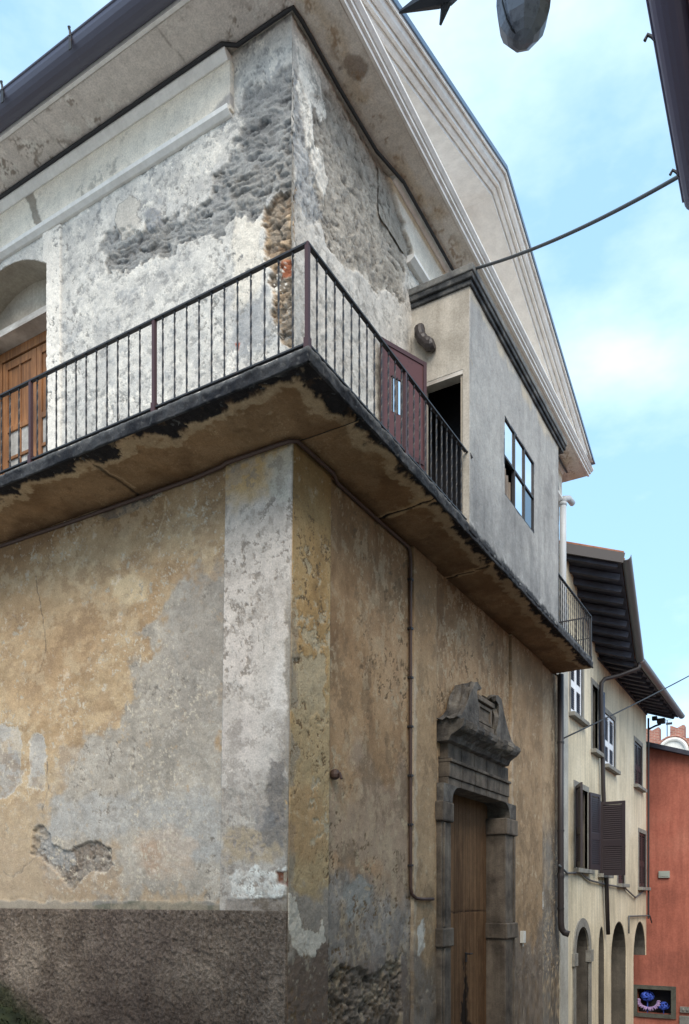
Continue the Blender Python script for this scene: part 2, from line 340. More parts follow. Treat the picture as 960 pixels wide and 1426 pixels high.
class Skin:
    """a plaster sheet on a wall, a fine grid over (along, height) that is painted and dented"""
    def __init__(s, aa, zz, conv, seed=1):
        s.aa, s.zz = np.asarray(aa), np.asarray(zz); A, Z = np.meshgrid(s.aa, s.zz, indexing='ij')
        s.a, s.z = A.ravel(), Z.ravel(); n = len(s.a); s.col = np.ones((n, 3))*.5; s.rough = np.ones(n)*.45; s.disp = np.zeros(n)
        s.conv = conv; s.seed = seed; s.grey = 0.0
    def base(s, *cols, scale=1.2, seed=0, stretch=(1, 1)):
        f = fbm(s.a*scale*stretch[0], s.z*scale*stretch[1], s.seed*31+seed, 6)*.5+.5; f = np.clip(f, 0, .999)*(len(cols)-1)
        i = np.minimum(f.astype(int), len(cols)-2); t = (f-i)[:, None]; c = np.array(cols); s.col = c[i]*(1-t)+c[i+1]*t
    def P(s, px): return [s.conv(*p) for p in px]
    def mask(s, px, amp=.06, ns=7, soft=.012, seed=0, grow=0.0):
        d = sdf_poly(s.a, s.z, s.P(px)); return s.from_d(d-grow, amp, ns, soft, seed)
    def from_d(s, d, amp=.06, ns=7, soft=.012, seed=0):
        if amp: d = d+amp*fbm(s.a*ns, s.z*ns, s.seed*77+seed*13+5, 5, .6)
        return sstep(soft, -soft, d)
    def put(s, m, c=None, rough=None, disp=None, op=1.0):
        m = m*op
        if c is not None:
            c = np.asarray(c); s.col = s.col*(1-m[:, None])+(c if c.ndim == 2 else c[None])*m[:, None]
        if rough is not None: s.rough = s.rough*(1-m)+rough*m
        if disp is not None: s.disp = s.disp+disp*m
    def flake(s, px, c, depth=-.01, rough=.5, amp=.06, ns=7, soft=.01, seed=0, lip=None):
        m = s.mask(px, amp, ns, soft, seed); s.put(m, c, rough, depth)
        if lip is not None:
            e = np.clip(m*(1-m)*4, 0, 1); s.put(e, lip, op=.7)
        return m
    def tint(s, m, k, op=1.0):
        m = (m*op)[:, None]; s.col = s.col*(1-m)+s.col*np.asarray(k)[None]*m
    def rubble(s, m, c1, c2, scale=9, depth=.03, rough=.9, seed=3, joint=(.09, .085, .08), sx=1.0):
        e, i = cells(s.a*scale*sx+.35*fbm(s.a*6, s.z*6, seed+50, 3), s.z*scale+.35*fbm(s.a*6+9, s.z*6, seed+51, 3), seed)
        j = sstep(.22, .02, e); f = fbm(s.a*14, s.z*14, seed+9, 5)
        c = np.array(c1)[None]*(1-i[:, None])+np.array(c2)[None]*i[:, None]; c = c*(1+.25*f[:, None]); c = c*(1-.55*j[:, None])+np.array(joint)[None]*.55*j[:, None]
        s.put(m, np.clip(c, .01, 1), rough, None); s.disp += m*(-depth*.55-depth*.7*j+depth*.55*(i-.5)+depth*.45*f)
    def hacked(s, m, c1, c2, sx=9, sz=13, depth=.03, seed=3, dark=(.07, .07, .07), tilt=.35):
        x = s.a*sx+s.z*tilt*sx; z = s.z*sz-s.a*tilt*sz*.5; wx = .8*fbm(s.a*3, s.z*3, seed+200, 4); x = x+wx; z = z+.8*fbm(s.a*3+7, s.z*3, seed+201, 4)
        r = 1-2*np.abs(fbm(x, z, seed+202, 5, .6)); f = fbm(x*1.7, z*1.7, seed+203, 6, .68); h = np.clip(.55*f+.5*r-.1, -1, 1)
        c = np.array(c1)[None]*(1-(h[:, None]*.5+.5))+np.array(c2)[None]*(h[:, None]*.5+.5); k = sstep(-.1, -.55, h)[:, None]*.7; c = c*(1-k)+np.array(dark)[None]*k
        g_ = sstep(.1, .5, fbm(s.a*2.2, s.z*2.2, seed+204, 5))[:, None]; c = c*(1-.22*g_)
        s.put(m, np.clip(c, .01, 1), 1.0, None); s.disp += m*(depth*h-depth*.35)
    def chips(s, m, c, scale=20, depth=-.004, seed=8, thr=.30, lip=1.12):
        big = sstep(-.05, .3, fbm(s.a*1.3, s.z*1.6, seed+300, 4)); n = fbm(s.a*scale, s.z*scale, seed+301, 6, .72); k = sstep(thr, thr+.05, n)*big*m
        e = sstep(thr-.08, thr-.01, n)*big*m*(1-k); s.col = s.col*(1+e[:, None]*(lip-1)); s.put(k, c, .7, depth)
    def lumps(s, m, depth=.012, scale=14, seed=4): s.disp += m*depth*fbm(s.a*scale, s.z*scale, seed+70, 5, .62)
    def crack(s, px, wdt=.007, c=(.06, .055, .05), seed=0, op=.8):
        d = sdf_line(s.a+.02*fbm(s.a*9, s.z*9, seed+60, 3), s.z+.02*fbm(s.a*9+5, s.z*9, seed+61, 3), s.P(px)); m = sstep(wdt*1.5, wdt*.3, d); s.put(m, c, None, -.004, op)
    def craze(s, m, scale=7, seed=5, c=(.2, .18, .16), wdt=.05, op=.6):
        e, _ = cells(s.a*scale+.5*fbm(s.a*5, s.z*5, seed+80, 4), s.z*scale+.5*fbm(s.a*5+3, s.z*5, seed+81, 4), seed)
        k = sstep(wdt, wdt*.25, e)*sstep(-.05, .25, fbm(s.a*2.2, s.z*2.2, seed+84, 3)); s.put(k*m, c, None, -.004, op)
    def specks(s, m, c, scale=22, thr=.42, seed=6, op=1.0, disp=None, rough=None):
        k = sstep(thr-.05, thr+.30, fbm(s.a*scale, s.z*scale*1.0, seed+90, 5, .65)); s.put(k*m, c, rough, disp, op*.6)
    def build(s, name, parent, to3, keep=None, side=0.0, fade=0.0, mat=None):
        """to3(a, z, out) -> xyz arrays, out is the outward offset; side > 0 adds returns of that depth round the edge"""
        na, nz_ = len(s.aa), len(s.zz); d = s.disp.copy()
        if fade:
            e = np.minimum.reduce([s.a-s.aa[0], s.aa[-1]-s.a, s.z-s.zz[0], s.zz[-1]-s.z]); d = d*sstep(0, fade, e)
        x, y, z = to3(s.a, s.z, d); V = np.stack([x, y, z], 1)
        idx = np.arange(na*nz_).reshape(na, nz_)
        q = np.stack([idx[:-1, :-1], idx[1:, :-1], idx[1:, 1:], idx[:-1, 1:]], -1).reshape(-1, 4)
        if keep is not None:
            ca = s.a[q].mean(1); cz = s.z[q].mean(1); q = q[keep(ca, cz)]
        lum = (s.col @ np.array([.3, .59, .11]))[:, None]; col = s.col*(1-s.grey)+lum*s.grey; rg = s.rough
        if side:
            loop = np.concatenate([idx[:, 0], idx[-1, 1:], idx[-2::-1, -1], idx[0, -2:0:-1]])
            x2, y2, z2 = to3(s.a[loop], s.z[loop], np.full(len(loop), -side)); n0 = len(V)
            V = np.concatenate([V, np.stack([x2, y2, z2], 1)]); col = np.concatenate([col, col[loop]]); rg = np.concatenate([rg, rg[loop]])
            k = np.arange(len(loop)); k2 = (k+1) % len(loop)
            q = np.concatenate([q, np.stack([loop[k2], loop[k], n0+k, n0+k2], -1)])
        V = V-np.array(root_loc(parent))[None]
        me = bpy.data.meshes.new(name); me.vertices.add(len(V)); me.vertices.foreach_set('co', V.astype(np.float32).ravel())
        me.loops.add(q.size); me.loops.foreach_set('vertex_index', q.astype(np.int32).ravel())
        me.polygons.add(len(q)); me.polygons.foreach_set('loop_start', np.arange(0, q.size, 4, dtype=np.int32))
        me.polygons.foreach_set('use_smooth', np.ones(len(q), dtype=bool))
        me.update(calc_edges=True)
        at = me.attributes.new('tone', 'FLOAT_COLOR', 'POINT'); at.data.foreach_set('color', np.concatenate([np.clip(col, .005, .95), np.ones((len(V), 1))], 1).astype(np.float32).ravel())
        ar = me.attributes.new('rough', 'FLOAT', 'POINT'); ar.data.foreach_set('value', rg.astype(np.float32))
        me.materials.append(mat or MT['painted']); o = bpy.data.objects.new(name, me); COL.objects.link(o); o.parent = parent
        return o
def span(*segs):
    r = []
    for a, b, st in segs: r.append(np.linspace(a, b, max(2, int(round((b-a)/st))+1))[:-1])
    r.append(np.array([segs[-1][1]])); return np.concatenate(r)

# ================================================================== GROUND
def ground_z(x, y):
    z = -0.165*max(x+1.0, 0)-0.0*y
    z += 0.36*max(0, min(1, (y-2.2)/2.4))*max(0, min(1, (3.5+x)/3.0)) if x < 0.6 else 0
    return max(z, -6.5)
m = MB(); xs = [-300, -120, -40, -20, -10, -7]+[-6+.5*i for i in range(15)]+[2+1.0*i for i in range(24)]+[30, 36, 45, 60, 120, 300]
ys = [-300, -120, -40, -20, -10, -7]+[-6+.5*i for i in range(25)]+[8, 12, 20, 40, 120, 300]
G = [[m.v((x, y, ground_z(x, y))) for y in ys] for x in xs]
for i in range(len(xs)-1):
    for j in range(len(ys)-1): m.bm.faces.new([G[i][j], G[i+1][j], G[i+1][j+1], G[i][j+1]])
g = m.build('ground', MT['asphalt']); g['kind'] = 'structure'

# ================================================================== CORNER CHURCH
church = thing('corner_church', 'weathered ochre and grey corner church with a white gable cornice and peeling plaster', 'church', (0, 0, 0))
UE = 9.4
part('core', MT['inner'], church, lambda m: (m.box(.7, UE-.02, .7, 12, -3, 9.95)))
# colours of the plaster
OCH = S(180, 147, 106); OCHD = S(152, 121, 86); OCHL = S(186, 158, 119); BRN = S(140, 106, 70); GRY = S(164, 153, 138); GRYB = S(176, 178, 178); GRYD = S(132, 126, 118)
WHT = S(216, 210, 200); WHTB = S(222, 224, 224); TAN = S(190, 160, 122); PNK = S(180, 158, 138); DRK = S(92, 82, 72); MASON = S(122, 112, 100)

def cl(px, py):
    x = 0.0
    for _ in range(4): p = on_x(px, py, x); x = float(lean(p[2]))
    return (p[1], p[2])
def cr(px, py): p = on_y(px, py, 0.0); return (p[0], p[2])
def L3(off=0.0): return lambda a, z, o: (lean(z)-off-o, a, z)
def R3(off=0.0):
    return lambda a, z, o: (a+lean(z)*np.clip(1-a/1.5, 0, 1), 0*a-off-o, z)
def U3(off=0.0): return lambda a, z, o: (0*a-off-o, a, z)
def V3(off=0.0): return lambda a, z, o: (a, 0*a-off-o, z)

# ---- side facade below the balcony
w_ = Skin(span((.0, 4.75, .012), (4.75, 12, .1)), span((-1.0, .2, .1), (.2, 1.6, .014), (1.6, 5.95, .012)), cl, 1)
w_.base(OCHD, OCH, OCHL, S(174, 144, 108), scale=.9)
w_.tint(sstep(.1, .6, fbm(w_.a*1.1, w_.z*3.4, 301, 6)), (.78, .74, .68), .8)
w_.tint(sstep(.15, .5, fbm(w_.a*3.0+w_.z*1.0, w_.z*8, 305, 5)), (.82, .8, .78), .6)
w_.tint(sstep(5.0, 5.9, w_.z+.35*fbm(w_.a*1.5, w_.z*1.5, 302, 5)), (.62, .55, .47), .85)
G1 = [(322, 765), (300, 790), (280, 795), (272, 812), (240, 830), (232, 860), (210, 880), (205, 915), (185, 935), (178, 970), (160, 1000), (150, 1020), (118, 1035), (100, 1070), (70, 1100), (60, 1150), (64, 1250), (322, 1262)]
mk = w_.mask(G1, .22, 4.5, .09, 1); mk2 = mk*sstep(-.35, -.1, fbm(w_.a*13, w_.z*13, 311, 6, .75)+.9*(mk-.5)); mk = np.maximum(mk*.35, mk2); gr = fbm(w_.a*2.5, w_.z*2.5, 310, 6)
w_.put(mk, np.clip(np.array(GRY)[None]*(1+.3*gr[:, None]), 0, 1), .4)
w_.put(w_.mask([(255, 800), (330, 770), (330, 1010), (240, 1010), (215, 930)], .16, 4, .12, 2), S(146, 137, 127), op=.5)
w_.put(w_.mask([(75, 1115), (150, 1105), (310, 1110), (315, 1190), (240, 1200), (215, 1160), (150, 1165), (70, 1160)], .12, 5, .06, 3), S(166, 163, 158), op=.65)
w_.put(w_.mask([(188, 1165), (240, 1150), (270, 1180), (265, 1225), (195, 1215)], .1, 6, .05, 4), S(188, 162, 136), op=.5)
w_.put(w_.mask([(195, 1175), (220, 1170), (228, 1212), (205, 1216)], .06, 14, .02, 5), S(166, 124, 88), op=.35)
w_.put(w_.mask([(80, 1040), (160, 1030), (150, 1090), (70, 1105)], .1, 9, .05, 6), S(176, 166, 152), op=.5)
w_.put(w_.mask([(160, 1180), (175, 1250), (60, 1255), (-40, 1250), (-40, 1180), (40, 1195)], .12, 5, .06, 7), S(170, 140, 104), op=.7)
for k, P in enumerate(([(-60, 1000), (8, 1006), (24, 1014), (31, 1040), (29, 1090), (12, 1108), (-60, 1120)], [(40, 1032), (52, 1022), (62, 1030), (64, 1062), (60, 1100), (40, 1095)])):
    w_.flake(P, np.clip(np.array(S(172, 164, 154))[None]*(1+.25*gr[:, None]), 0, 1), -.004, .5, .05, 8, .012, 10+k, S(206, 196, 178))
w_.flake([(152, 805), (185, 798), (206, 815), (206, 838), (180, 842), (158, 830)], S(200, 174, 134), -.001, .2, .04, 6, .05, 14)
H1 = [(44, 1160), (55, 1150), (64, 1154), (70, 1172), (84, 1182), (100, 1184), (118, 1172), (140, 1172), (156, 1188), (157, 1204), (146, 1214), (126, 1213), (110, 1226), (104, 1240), (92, 1238), (84, 1218), (66, 1204), (56, 1194), (44, 1190)]
mh = w_.flake(H1, S(116, 102, 90), -.028, .9, .03, 12, .010, 15, S(196, 186, 168)); w_.hacked(mh, S(96, 82, 70), S(150, 134, 118), 14, 18, .016, 21)
w_.put(w_.mask([(48, 1160), (64, 1158), (76, 1180), (100, 1186), (106, 1206), (88, 1210), (56, 1190)], .06, 12, .02, 16), S(160, 158, 154), .7, .010, .75)
w_.flake([(136, 709), (160, 697), (212, 681), (223, 688), (200, 706), (150, 726), (138, 720)], S(128, 116, 104), -.012, 1.0, .03, 12, .01, 17, S(190, 170, 140))
w_.crack([(50, 800), (58, 850), (62, 880), (64, 910), (55, 938)], .008, (.12, .09, .06), 1)
w_.crack([(232, 690), (226, 730), (210, 770)], .006, S(214, 190, 150), 2); w_.crack([(50, 1192), (20, 1222), (5, 1216)], .01, (.09, .07, .05), 3); w_.crack([(66, 1060), (66, 1100), (58, 1130)], .01, (.1, .09, .08), 4)
w_.specks(np.ones_like(w_.a), S(226, 216, 200), 9, .62, 2, .5); w_.specks(np.ones_like(w_.a), S(120, 100, 78), 15, .6, 8, .45)
w_.specks(sstep(4.2, 2.6, w_.z), S(205, 200, 192), 26, .5, 11, .5)
w_.put(mk*sstep(.1, .34, fbm(w_.a*6, w_.z*8, 306, 7, .7)), S(140, 130, 118), .5, -.002, .35); w_.put(mk*sstep(.16, .36, fbm(w_.a*7+5, w_.z*9, 307, 7, .72)), S(178, 169, 156), .4, .002, .35)
w_.put((1-mk)*sstep(.14, .34, fbm(w_.a*3.2, w_.z*5, 308, 7, .7)), S(140, 112, 82), .4, None, .45); w_.put((1-mk)*sstep(.2, .36, fbm(w_.a*5+5, w_.z*5, 309, 7, .7)), S(196, 172, 136), .3, None, .4)
w_.chips(1-mk, S(178, 164, 142), 14, -.003, 8, .46); w_.chips(mk, S(134, 124, 112), 16, -.004, 9, .42); w_.chips(np.ones_like(w_.a), S(192, 178, 156), 24, .002, 10, .42)
# cement ledge over the plinth
lm = sstep(1.58, 1.56, w_.z+.03*fbm(w_.a*5, w_.z*5, 330, 4)); w_.put(lm, S(132, 128, 120), .5, .012)
w_.put(lm*sstep(1.2, 1.0, abs(w_.a-1.6)+.3*fbm(w_.a*6, w_.z*6, 331, 4)+sstep(1.52, 1.56, w_.z)*.6), S(92, 92, 66), op=.55)
w_.tint(sstep(2.1, 1.3, w_.z+.3*fbm(w_.a*2, w_.z*2, 333, 4)), (.8, .78, .76), .8)
w_.lumps(np.ones_like(w_.a), .006, 3, 2); w_.lumps(mk, .004, 16, 6)
w_.put(sstep(3.5, 2.5, w_.z+.5*fbm(w_.a*1.6, w_.z*1.6, 316, 6, .65))*(1-mk), S(166, 148, 124), None, None, .55); w_.grey = .14
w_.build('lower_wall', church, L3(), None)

# ---- rough-cast plinth
p_ = Skin(span((-.03, 4.75, .0085), (4.75, 12, .1)), span((-.9, .1, .1), (.1, 1.49, .0085)), cl, 2)
p_.base(S(104, 92, 83), S(140, 126, 114), S(120, 107, 97), S(150, 136, 123), scale=1.1); p_.tint(sstep(.1, .35, fbm(p_.a*1.6, p_.z*2.2, 343, 6)), (.76, .74, .73), .8)
p_.specks(np.ones_like(p_.a), S(160, 148, 138), 30, .35, 1, .7, .003); p_.specks(np.ones_like(p_.a), S(62, 54, 52), 26, .38, 2, .6)
p_.put(sstep(.9, 1.7, p_.a)*sstep(3.2, 2.2, p_.a), S(96, 84, 80), op=.4)
p_.tint(sstep(.95, .3, p_.z+.35*fbm(p_.a*1.5, p_.z*1.5, 341, 5)), (.6, .58, .58), .8)
mo = sstep(-.1, .15, (p_.a-3.5)*.6-(p_.z-.3)+.16*fbm(p_.a*4, p_.z*4, 342, 5)); p_.put(mo, S(54, 58, 38), .9, op=.85)
p_.rough[:] = .9; p_.lumps(np.ones_like(p_.a), .012, 30, 9); p_.lumps(np.ones_like(p_.a), .006, 9, 12)
p_.rough[:] = 1.6; gg = fbm(p_.a*34, p_.z*34, 347, 4, .75); p_.disp += .010*gg; p_.col *= (1+.38*np.clip(gg, -1, 1))[:, None]*np.array([1.0, .99, .96])[None]
p_.build('plinth', church, L3(.045), None, .06, .03, MT['roughcast'])

# ---- corner pilaster, side face
c_ = Skin(span((-.026, .775, .009)), span((-1.0, .4, .08), (.4, 5.945, .011)), cl, 3)
c_.base(S(186, 175, 166), S(202, 191, 181), S(194, 184, 174), S(206, 197, 188), scale=1.6)
c_.put(sstep(5.35, 5.75, c_.z+.22*fbm(c_.a*3, c_.z*3, 351, 5)+.25*(c_.a-.4)), S(190, 158, 108), op=.9)
c_.put(c_.mask([(372, 640), (405, 625), (405, 700), (385, 690)], .08, 6, .05, 1), S(190, 184, 170), op=.8)
c_.specks(sstep(5.5, 5.2, c_.z), S(168, 162, 154), 5, .42, 3, .8, -.003, .6)
c_.craze(sstep(5.2, 5.0, c_.z)*sstep(3.6, 3.9, c_.z), 6, 12, S(130, 122, 112), .045, .8)
c_.specks(np.ones_like(c_.a), S(150, 142, 132), 18, .5, 4, .7, -.004, .6)
lowm = sstep(2.95, 2.75, c_.z+.2*fbm(c_.a*4, c_.z*4, 352, 5)+.12*(c_.a-.3)); c_.put(lowm, np.clip(np.array(S(166, 158, 148))[None]*(1+.3*fbm(c_.a*6, c_.z*6, 353, 5)[:, None]), 0, 1), .6, -.004)
c_.put(c_.mask([(318, 1150), (400, 1150), (400, 1195), (316, 1200)], .08, 6, .05, 12), S(168, 150, 124), .5, op=.8)
dk = c_.mask([(378, 1060), (402, 1055), (402, 1160), (384, 1150), (372, 1110)], .08, 9, .03, 5); c_.put(dk, S(104, 98, 94), 1.0, -.006, .7)
c_.put(c_.mask([(352, 1130), (378, 1120), (402, 1150), (400, 1185), (366, 1170)], .07, 10, .03, 8), S(112, 110, 110), .8, op=.7)
mw = c_.flake([(322, 1222), (332, 1212), (360, 1206), (380, 1214), (404, 1206), (404, 1248), (370, 1253), (322, 1254)], S(214, 212, 204), .006, .4, .04, 9, .012, 6); c_.craze(mw, 9, 16, S(120, 112, 104), .06, .8)
c_.flake([(318, 1254), (404, 1248), (404, 1275), (316, 1275)], S(122, 110, 98), -.004, .9, .02, 12, .012, 7)
c_.put(sstep(.02, -.01, c_.a-.02-.05*fbm(c_.z*7, c_.a*7, 355, 5))*sstep(4.7, 4.2, c_.z), S(150, 140, 126), 1.0, -.006, .8)
c_.flake([(386, 1212), (404, 1212), (404, 1234), (388, 1232)], S(128, 84, 64), -.02, 1.0, .02, 14, .01, 9)
c_.chips(np.ones_like(c_.a), S(150, 140, 130), 15, -.005, 38, .34); c_.put(sstep(.26, .34, fbm(c_.a*9, c_.z*9, 357, 6, .7)), S(146, 136, 126), .6, -.004, .55); c_.put(sstep(.12, .4, fbm(c_.a*3, c_.z*4, 358, 6, .6)), S(172, 162, 152), None, None, .5); c_.lumps(np.ones_like(c_.a), .004, 6, 3); c_.lumps(lowm, .006, 16, 5)
c_.build('corner_pilaster', church, L3(.03), lambda a, z: z > 1.43, .05, .015)

# ---- corner pilaster, street face
d_ = Skin(span((-.014, .66, .009)), span((-1.0, .2, .08), (.2, 5.945, .011)), cr, 4)
d_.base(S(150, 119, 76), S(178, 144, 94), S(180, 152, 106), S(162, 129, 85), scale=1.5, stretch=(1.6, .8))
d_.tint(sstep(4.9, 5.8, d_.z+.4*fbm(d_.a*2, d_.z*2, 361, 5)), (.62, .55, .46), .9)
for k, P in enumerate(([(414, 770), (428, 765), (432, 790), (420, 810)], [(422, 880), (440, 882), (446, 900), (428, 902)], [(406, 920), (450, 915), (455, 1000), (420, 1010), (404, 990)])):
    d_.flake(P, S(182, 164, 132), -.006, .6, .10, 11, .012, k, S(122, 98, 62))
d_.put(sstep(3.7, 2.9, d_.z+.8*fbm(d_.a*3, d_.z*1.6, 362, 5)), S(178, 156, 118), op=.75)
d_.put(sstep(.05, -.0, d_.a-.0-.12*fbm(d_.z*4, d_.a*4, 363, 5))*sstep(4.7, 4.0, d_.z), S(156, 144, 126), .8, -.003, .8)
d_.put(d_.mask([(400, 1100), (450, 1090), (452, 1180), (430, 1200), (400, 1190)], .12, 6, .08, 9), S(176, 136, 90), op=.5)
gm = sstep(1.75, 1.55, d_.z+.25*fbm(d_.a*3, d_.z*3, 364, 5)); d_.put(gm, S(152, 142, 130), .6)
bm_ = sstep(1.15, .95, d_.z+.3*fbm(d_.a*3, d_.z*3, 365, 5)); d_.put(bm_, S(112, 96, 84), .7)
d_.flake([(402, 1240), (414, 1250), (424, 1290), (444, 1300), (450, 1280), (452, 1310), (440, 1335), (416, 1325), (404, 1290)], S(198, 190, 176), .003, .5, .05, 10, .012, 12, S(118, 102, 84))
d_.craze(sstep(5.6, 5.0, d_.z), 6, 22, S(120, 86, 48), .04, .6); d_.specks(np.ones_like(d_.a), S(206, 194, 168), 14, .55, 7, .6)
d_.chips(np.ones_like(d_.a), S(188, 172, 144), 13, -.006, 18, .24); d_.chips(np.ones_like(d_.a), S(124, 102, 74), 18, -.005, 19, .38); d_.lumps(np.ones_like(d_.a), .006, 5, 3); d_.lumps(gm, .005, 15, 4)
d_.grey = .1
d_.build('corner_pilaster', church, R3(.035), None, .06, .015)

# ---- street facade below the balcony
def arch_gap(a, z): return ~((a > 3.45) & (a < 6.0) & (z < 3.5))
e_ = Skin(span((.0, 1.2, .013), (1.2, 3.6, .018), (3.6, UE, .026)), span((-2.6, .2, .08), (.2, 5.945, .016)), cr, 5)
e_.base(S(146, 113, 77), S(174, 139, 98), S(180, 147, 108), S(160, 126, 88), scale=1.0)
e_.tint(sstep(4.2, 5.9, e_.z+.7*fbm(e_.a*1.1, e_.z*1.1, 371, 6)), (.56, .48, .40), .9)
e_.put(sstep(3.1, 2.6, e_.z+.6*fbm(e_.a*1.6, e_.z*1.2, 372, 5)), S(164, 140, 116), op=.8)
e_.tint(sstep(.1, .5, fbm(e_.a*4, e_.z*1.1, 373, 6)), (.78, .74, .72), .7)
e_.put(e_.mask([(455, 1190), (520, 1200), (545, 1220), (470, 1240)], .15, 5, .1, 3), S(196, 148, 96), op=.5)
lowg = sstep(1.9, 1.5, e_.z+.4*fbm(e_.a*1.8, e_.z*1.8, 374, 5)); e_.put(lowg, np.clip(np.array(S(150, 140, 130))[None]*(1+.3*fbm(e_.a*5, e_.z*5, 376, 5)[:, None]), 0, 1), .5)
e_.put(sstep(1.05, .6, e_.z+.3*fbm(e_.a*1.8, e_.z*1.8, 375, 5)), S(116, 100, 88), .6, op=.9)
hm = e_.flake([(470, 1350), (500, 1342), (520, 1356), (545, 1340), (558, 1330), (560, 1440), (430, 1460), (440, 1400), (456, 1370)], S(112, 100, 88), -.03, 1.0, .07, 7, .012, 5, S(176, 162, 144)); e_.hacked(hm, S(72, 62, 54), S(150, 134, 118), 8, 11, .045, 23, (.03, .028, .025))
e_.put(sstep(6.2, 6.5, e_.a), S(168, 146, 116), op=.5)
e_.put(sstep(8.0, 8.6, e_.a+.5*fbm(e_.a*1.5, e_.z*1.0, 377, 5))*sstep(3.4, 2.4, e_.z), S(122, 118, 112), op=.85)
e_.tint(sstep(8.7, 9.0, e_.a+.2*fbm(e_.a*2, e_.z*2, 378, 4)), (.55, .55, .56), .9)
for k, P in enumerate(([(720, 1180), (728, 1185), (731, 1230), (722, 1240)], [(748, 1245), (757, 1240), (756, 1280), (746, 1300)], [(722, 1340), (735, 1350), (735, 1390), (724, 1390)])):
    e_.flake(P, S(206, 204, 198), -.004, .5, .06, 8, .012, 20+k)
e_.specks(np.ones_like(e_.a), S(206, 186, 150), 13, .56, 8, .5); e_.specks(np.ones_like(e_.a), S(108, 84, 58), 16, .5, 9, .5)
e_.flake([(482, 1240), (500, 1225), (518, 1240), (508, 1270), (486, 1280)], S(150, 146, 138), -.003, .5, .1, 6, .02, 25)
e_.put(sstep(.14, .34, fbm(e_.a*4, e_.z*3, 385, 7, .7)), S(112, 92, 68), .5, None, .45); e_.put(sstep(.2, .34, fbm(e_.a*7+4, e_.z*4, 386, 7, .7)), S(186, 164, 130), .4, None, .4); e_.chips(np.ones_like(e_.a), S(178, 156, 124), 11, -.004, 28, .36); e_.chips(np.ones_like(e_.a), S(116, 94, 68), 14, -.004, 29, .42); e_.lumps(np.ones_like(e_.a), .008, 3, 3); e_.lumps(lowg, .005, 14, 4)
e_.grey = .16
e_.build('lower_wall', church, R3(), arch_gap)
def street_pilaster(a0, a1, seed, hue):
    k = Skin(span((a0, a1, .016)), span((-2.4, .2, .08), (.2, 5.945, .016)), cr, seed)
    k.base(S(154, 124, 88), S(182, 150, 110), S(170, 139, 101), S(174, 145, 107), scale=1.4, stretch=(1.4, .7)); k.col *= np.array(hue)[None]
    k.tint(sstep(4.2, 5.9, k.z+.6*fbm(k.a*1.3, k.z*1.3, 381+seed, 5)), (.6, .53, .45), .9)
    e = k.a-a0-.05*fbm(k.z*6, k.a*6, 382+seed, 5); k.put(sstep(.1, .05, e)*sstep(4.8, 4.2, k.z), S(196, 184, 164), .5, op=.45)
    k.put(sstep(1.2, .8, k.z+.4*fbm(k.a*2, k.z*2, 383+seed, 5)), S(128, 116, 104), .6, op=.9)
    k.flake([(578, 1290), (586, 1280), (588, 1320), (578, 1330)], S(204, 196, 182), -.003, .5, .05, 9, .012, 2)
    k.specks(np.ones_like(k.a), S(148, 118, 78), 9, .5, 3, .7, -.004); k.specks(np.ones_like(k.a), S(206, 192, 164), 12, .52, 5, .6)
    k.specks(sstep(.7, .3, k.z), S(90, 80, 72), 6, .1, 6, .8, -.02, 1.0)
    k.put(sstep(.14, .34, fbm(k.a*4, k.z*3, 387+seed, 7, .7)), S(120, 98, 72), .5, None, .45); k.lumps(np.ones_like(k.a), .006, 5, 3); k.grey = .16; k.build('pilaster', church, V3(.045), None, .06, .015)
street_pilaster(2.6, 3.3, 6, (1, 1, 1)); street_pilaster(6.35, 8.1, 7, (.86, .86, .88))

# ---- side facade above the balcony
WY0, WY1, WZ = 3.44, 4.95, 9.02
def win_gap(a, z):
    top = WZ+.28*(1-((a-(WY0+WY1)/2)/((WY1-WY0)/2))**2)
    return ~((a > WY0) & (a < WY1) & (z < top))
f_ = Skin(span((0, 3.44, .012), (3.44, 4.95, .016), (4.95, 12, .1)), span((6.0, 9.4, .012), (9.4, 10.03, .02)), lambda x, y: tuple(on_x(x, y)[1:]), 8)
f_.base(S(184, 183, 182), S(210, 208, 204), S(199, 198, 196), S(216, 213, 208), scale=1.6)
f_.tint(sstep(.05, .4, fbm(f_.a*5, f_.z*5, 401, 6, .7)), (.84, .85, .87), .7)
f_.put(sstep(7.6, 6.4, f_.z+.5*fbm(f_.a*2, f_.z*2, 402, 5)), S(206, 202, 196), op=.5)
f_.specks(np.ones_like(f_.a), S(150, 154, 160), 10, .4, 3, .8, -.003, .6); f_.specks(np.ones_like(f_.a), S(228, 226, 222), 7, .42, 5, .7, .002)
f_.put(sstep(.12, .3, fbm(f_.a*2.6, f_.z*3.6, 408, 7, .7)), S(170, 169, 168), .6, -.003, .28); f_.put(sstep(.14, .4, fbm(f_.a*4+4, f_.z*3, 409, 7, .72)), S(222, 219, 213), .3, .003, .5); f_.put(sstep(.30, .36, fbm(f_.a*13, f_.z*15, 410, 6, .72)), S(128, 129, 131), .8, -.005, .5)
f_.put(f_.mask([(325, 300), (366, 308), (366, 380), (360, 420), (325, 440)], .05, 8, .03, 1), S(222, 216, 206), op=.85)
f_.put(f_.mask([(325, 440), (372, 400), (384, 470), (325, 520)], .1, 6, .06, 2), S(158, 160, 164), .5, op=.8)
SH = [(142, 352), (150, 330), (172, 322), (200, 318), (232, 312), (262, 296), (282, 276), (290, 262), (296, 240), (318, 226), (332, 205), (332, 130), (352, 122), (372, 112), (412, 92), (412, 258), (388, 268), (372, 282), (362, 300), (330, 306), (300, 330), (270, 336), (240, 346), (205, 366), (170, 378), (148, 382)]
gm = f_.flake(SH, S(132, 133, 135), -.014, 1.0, .11, 8, .03, 6, S(190, 188, 184))
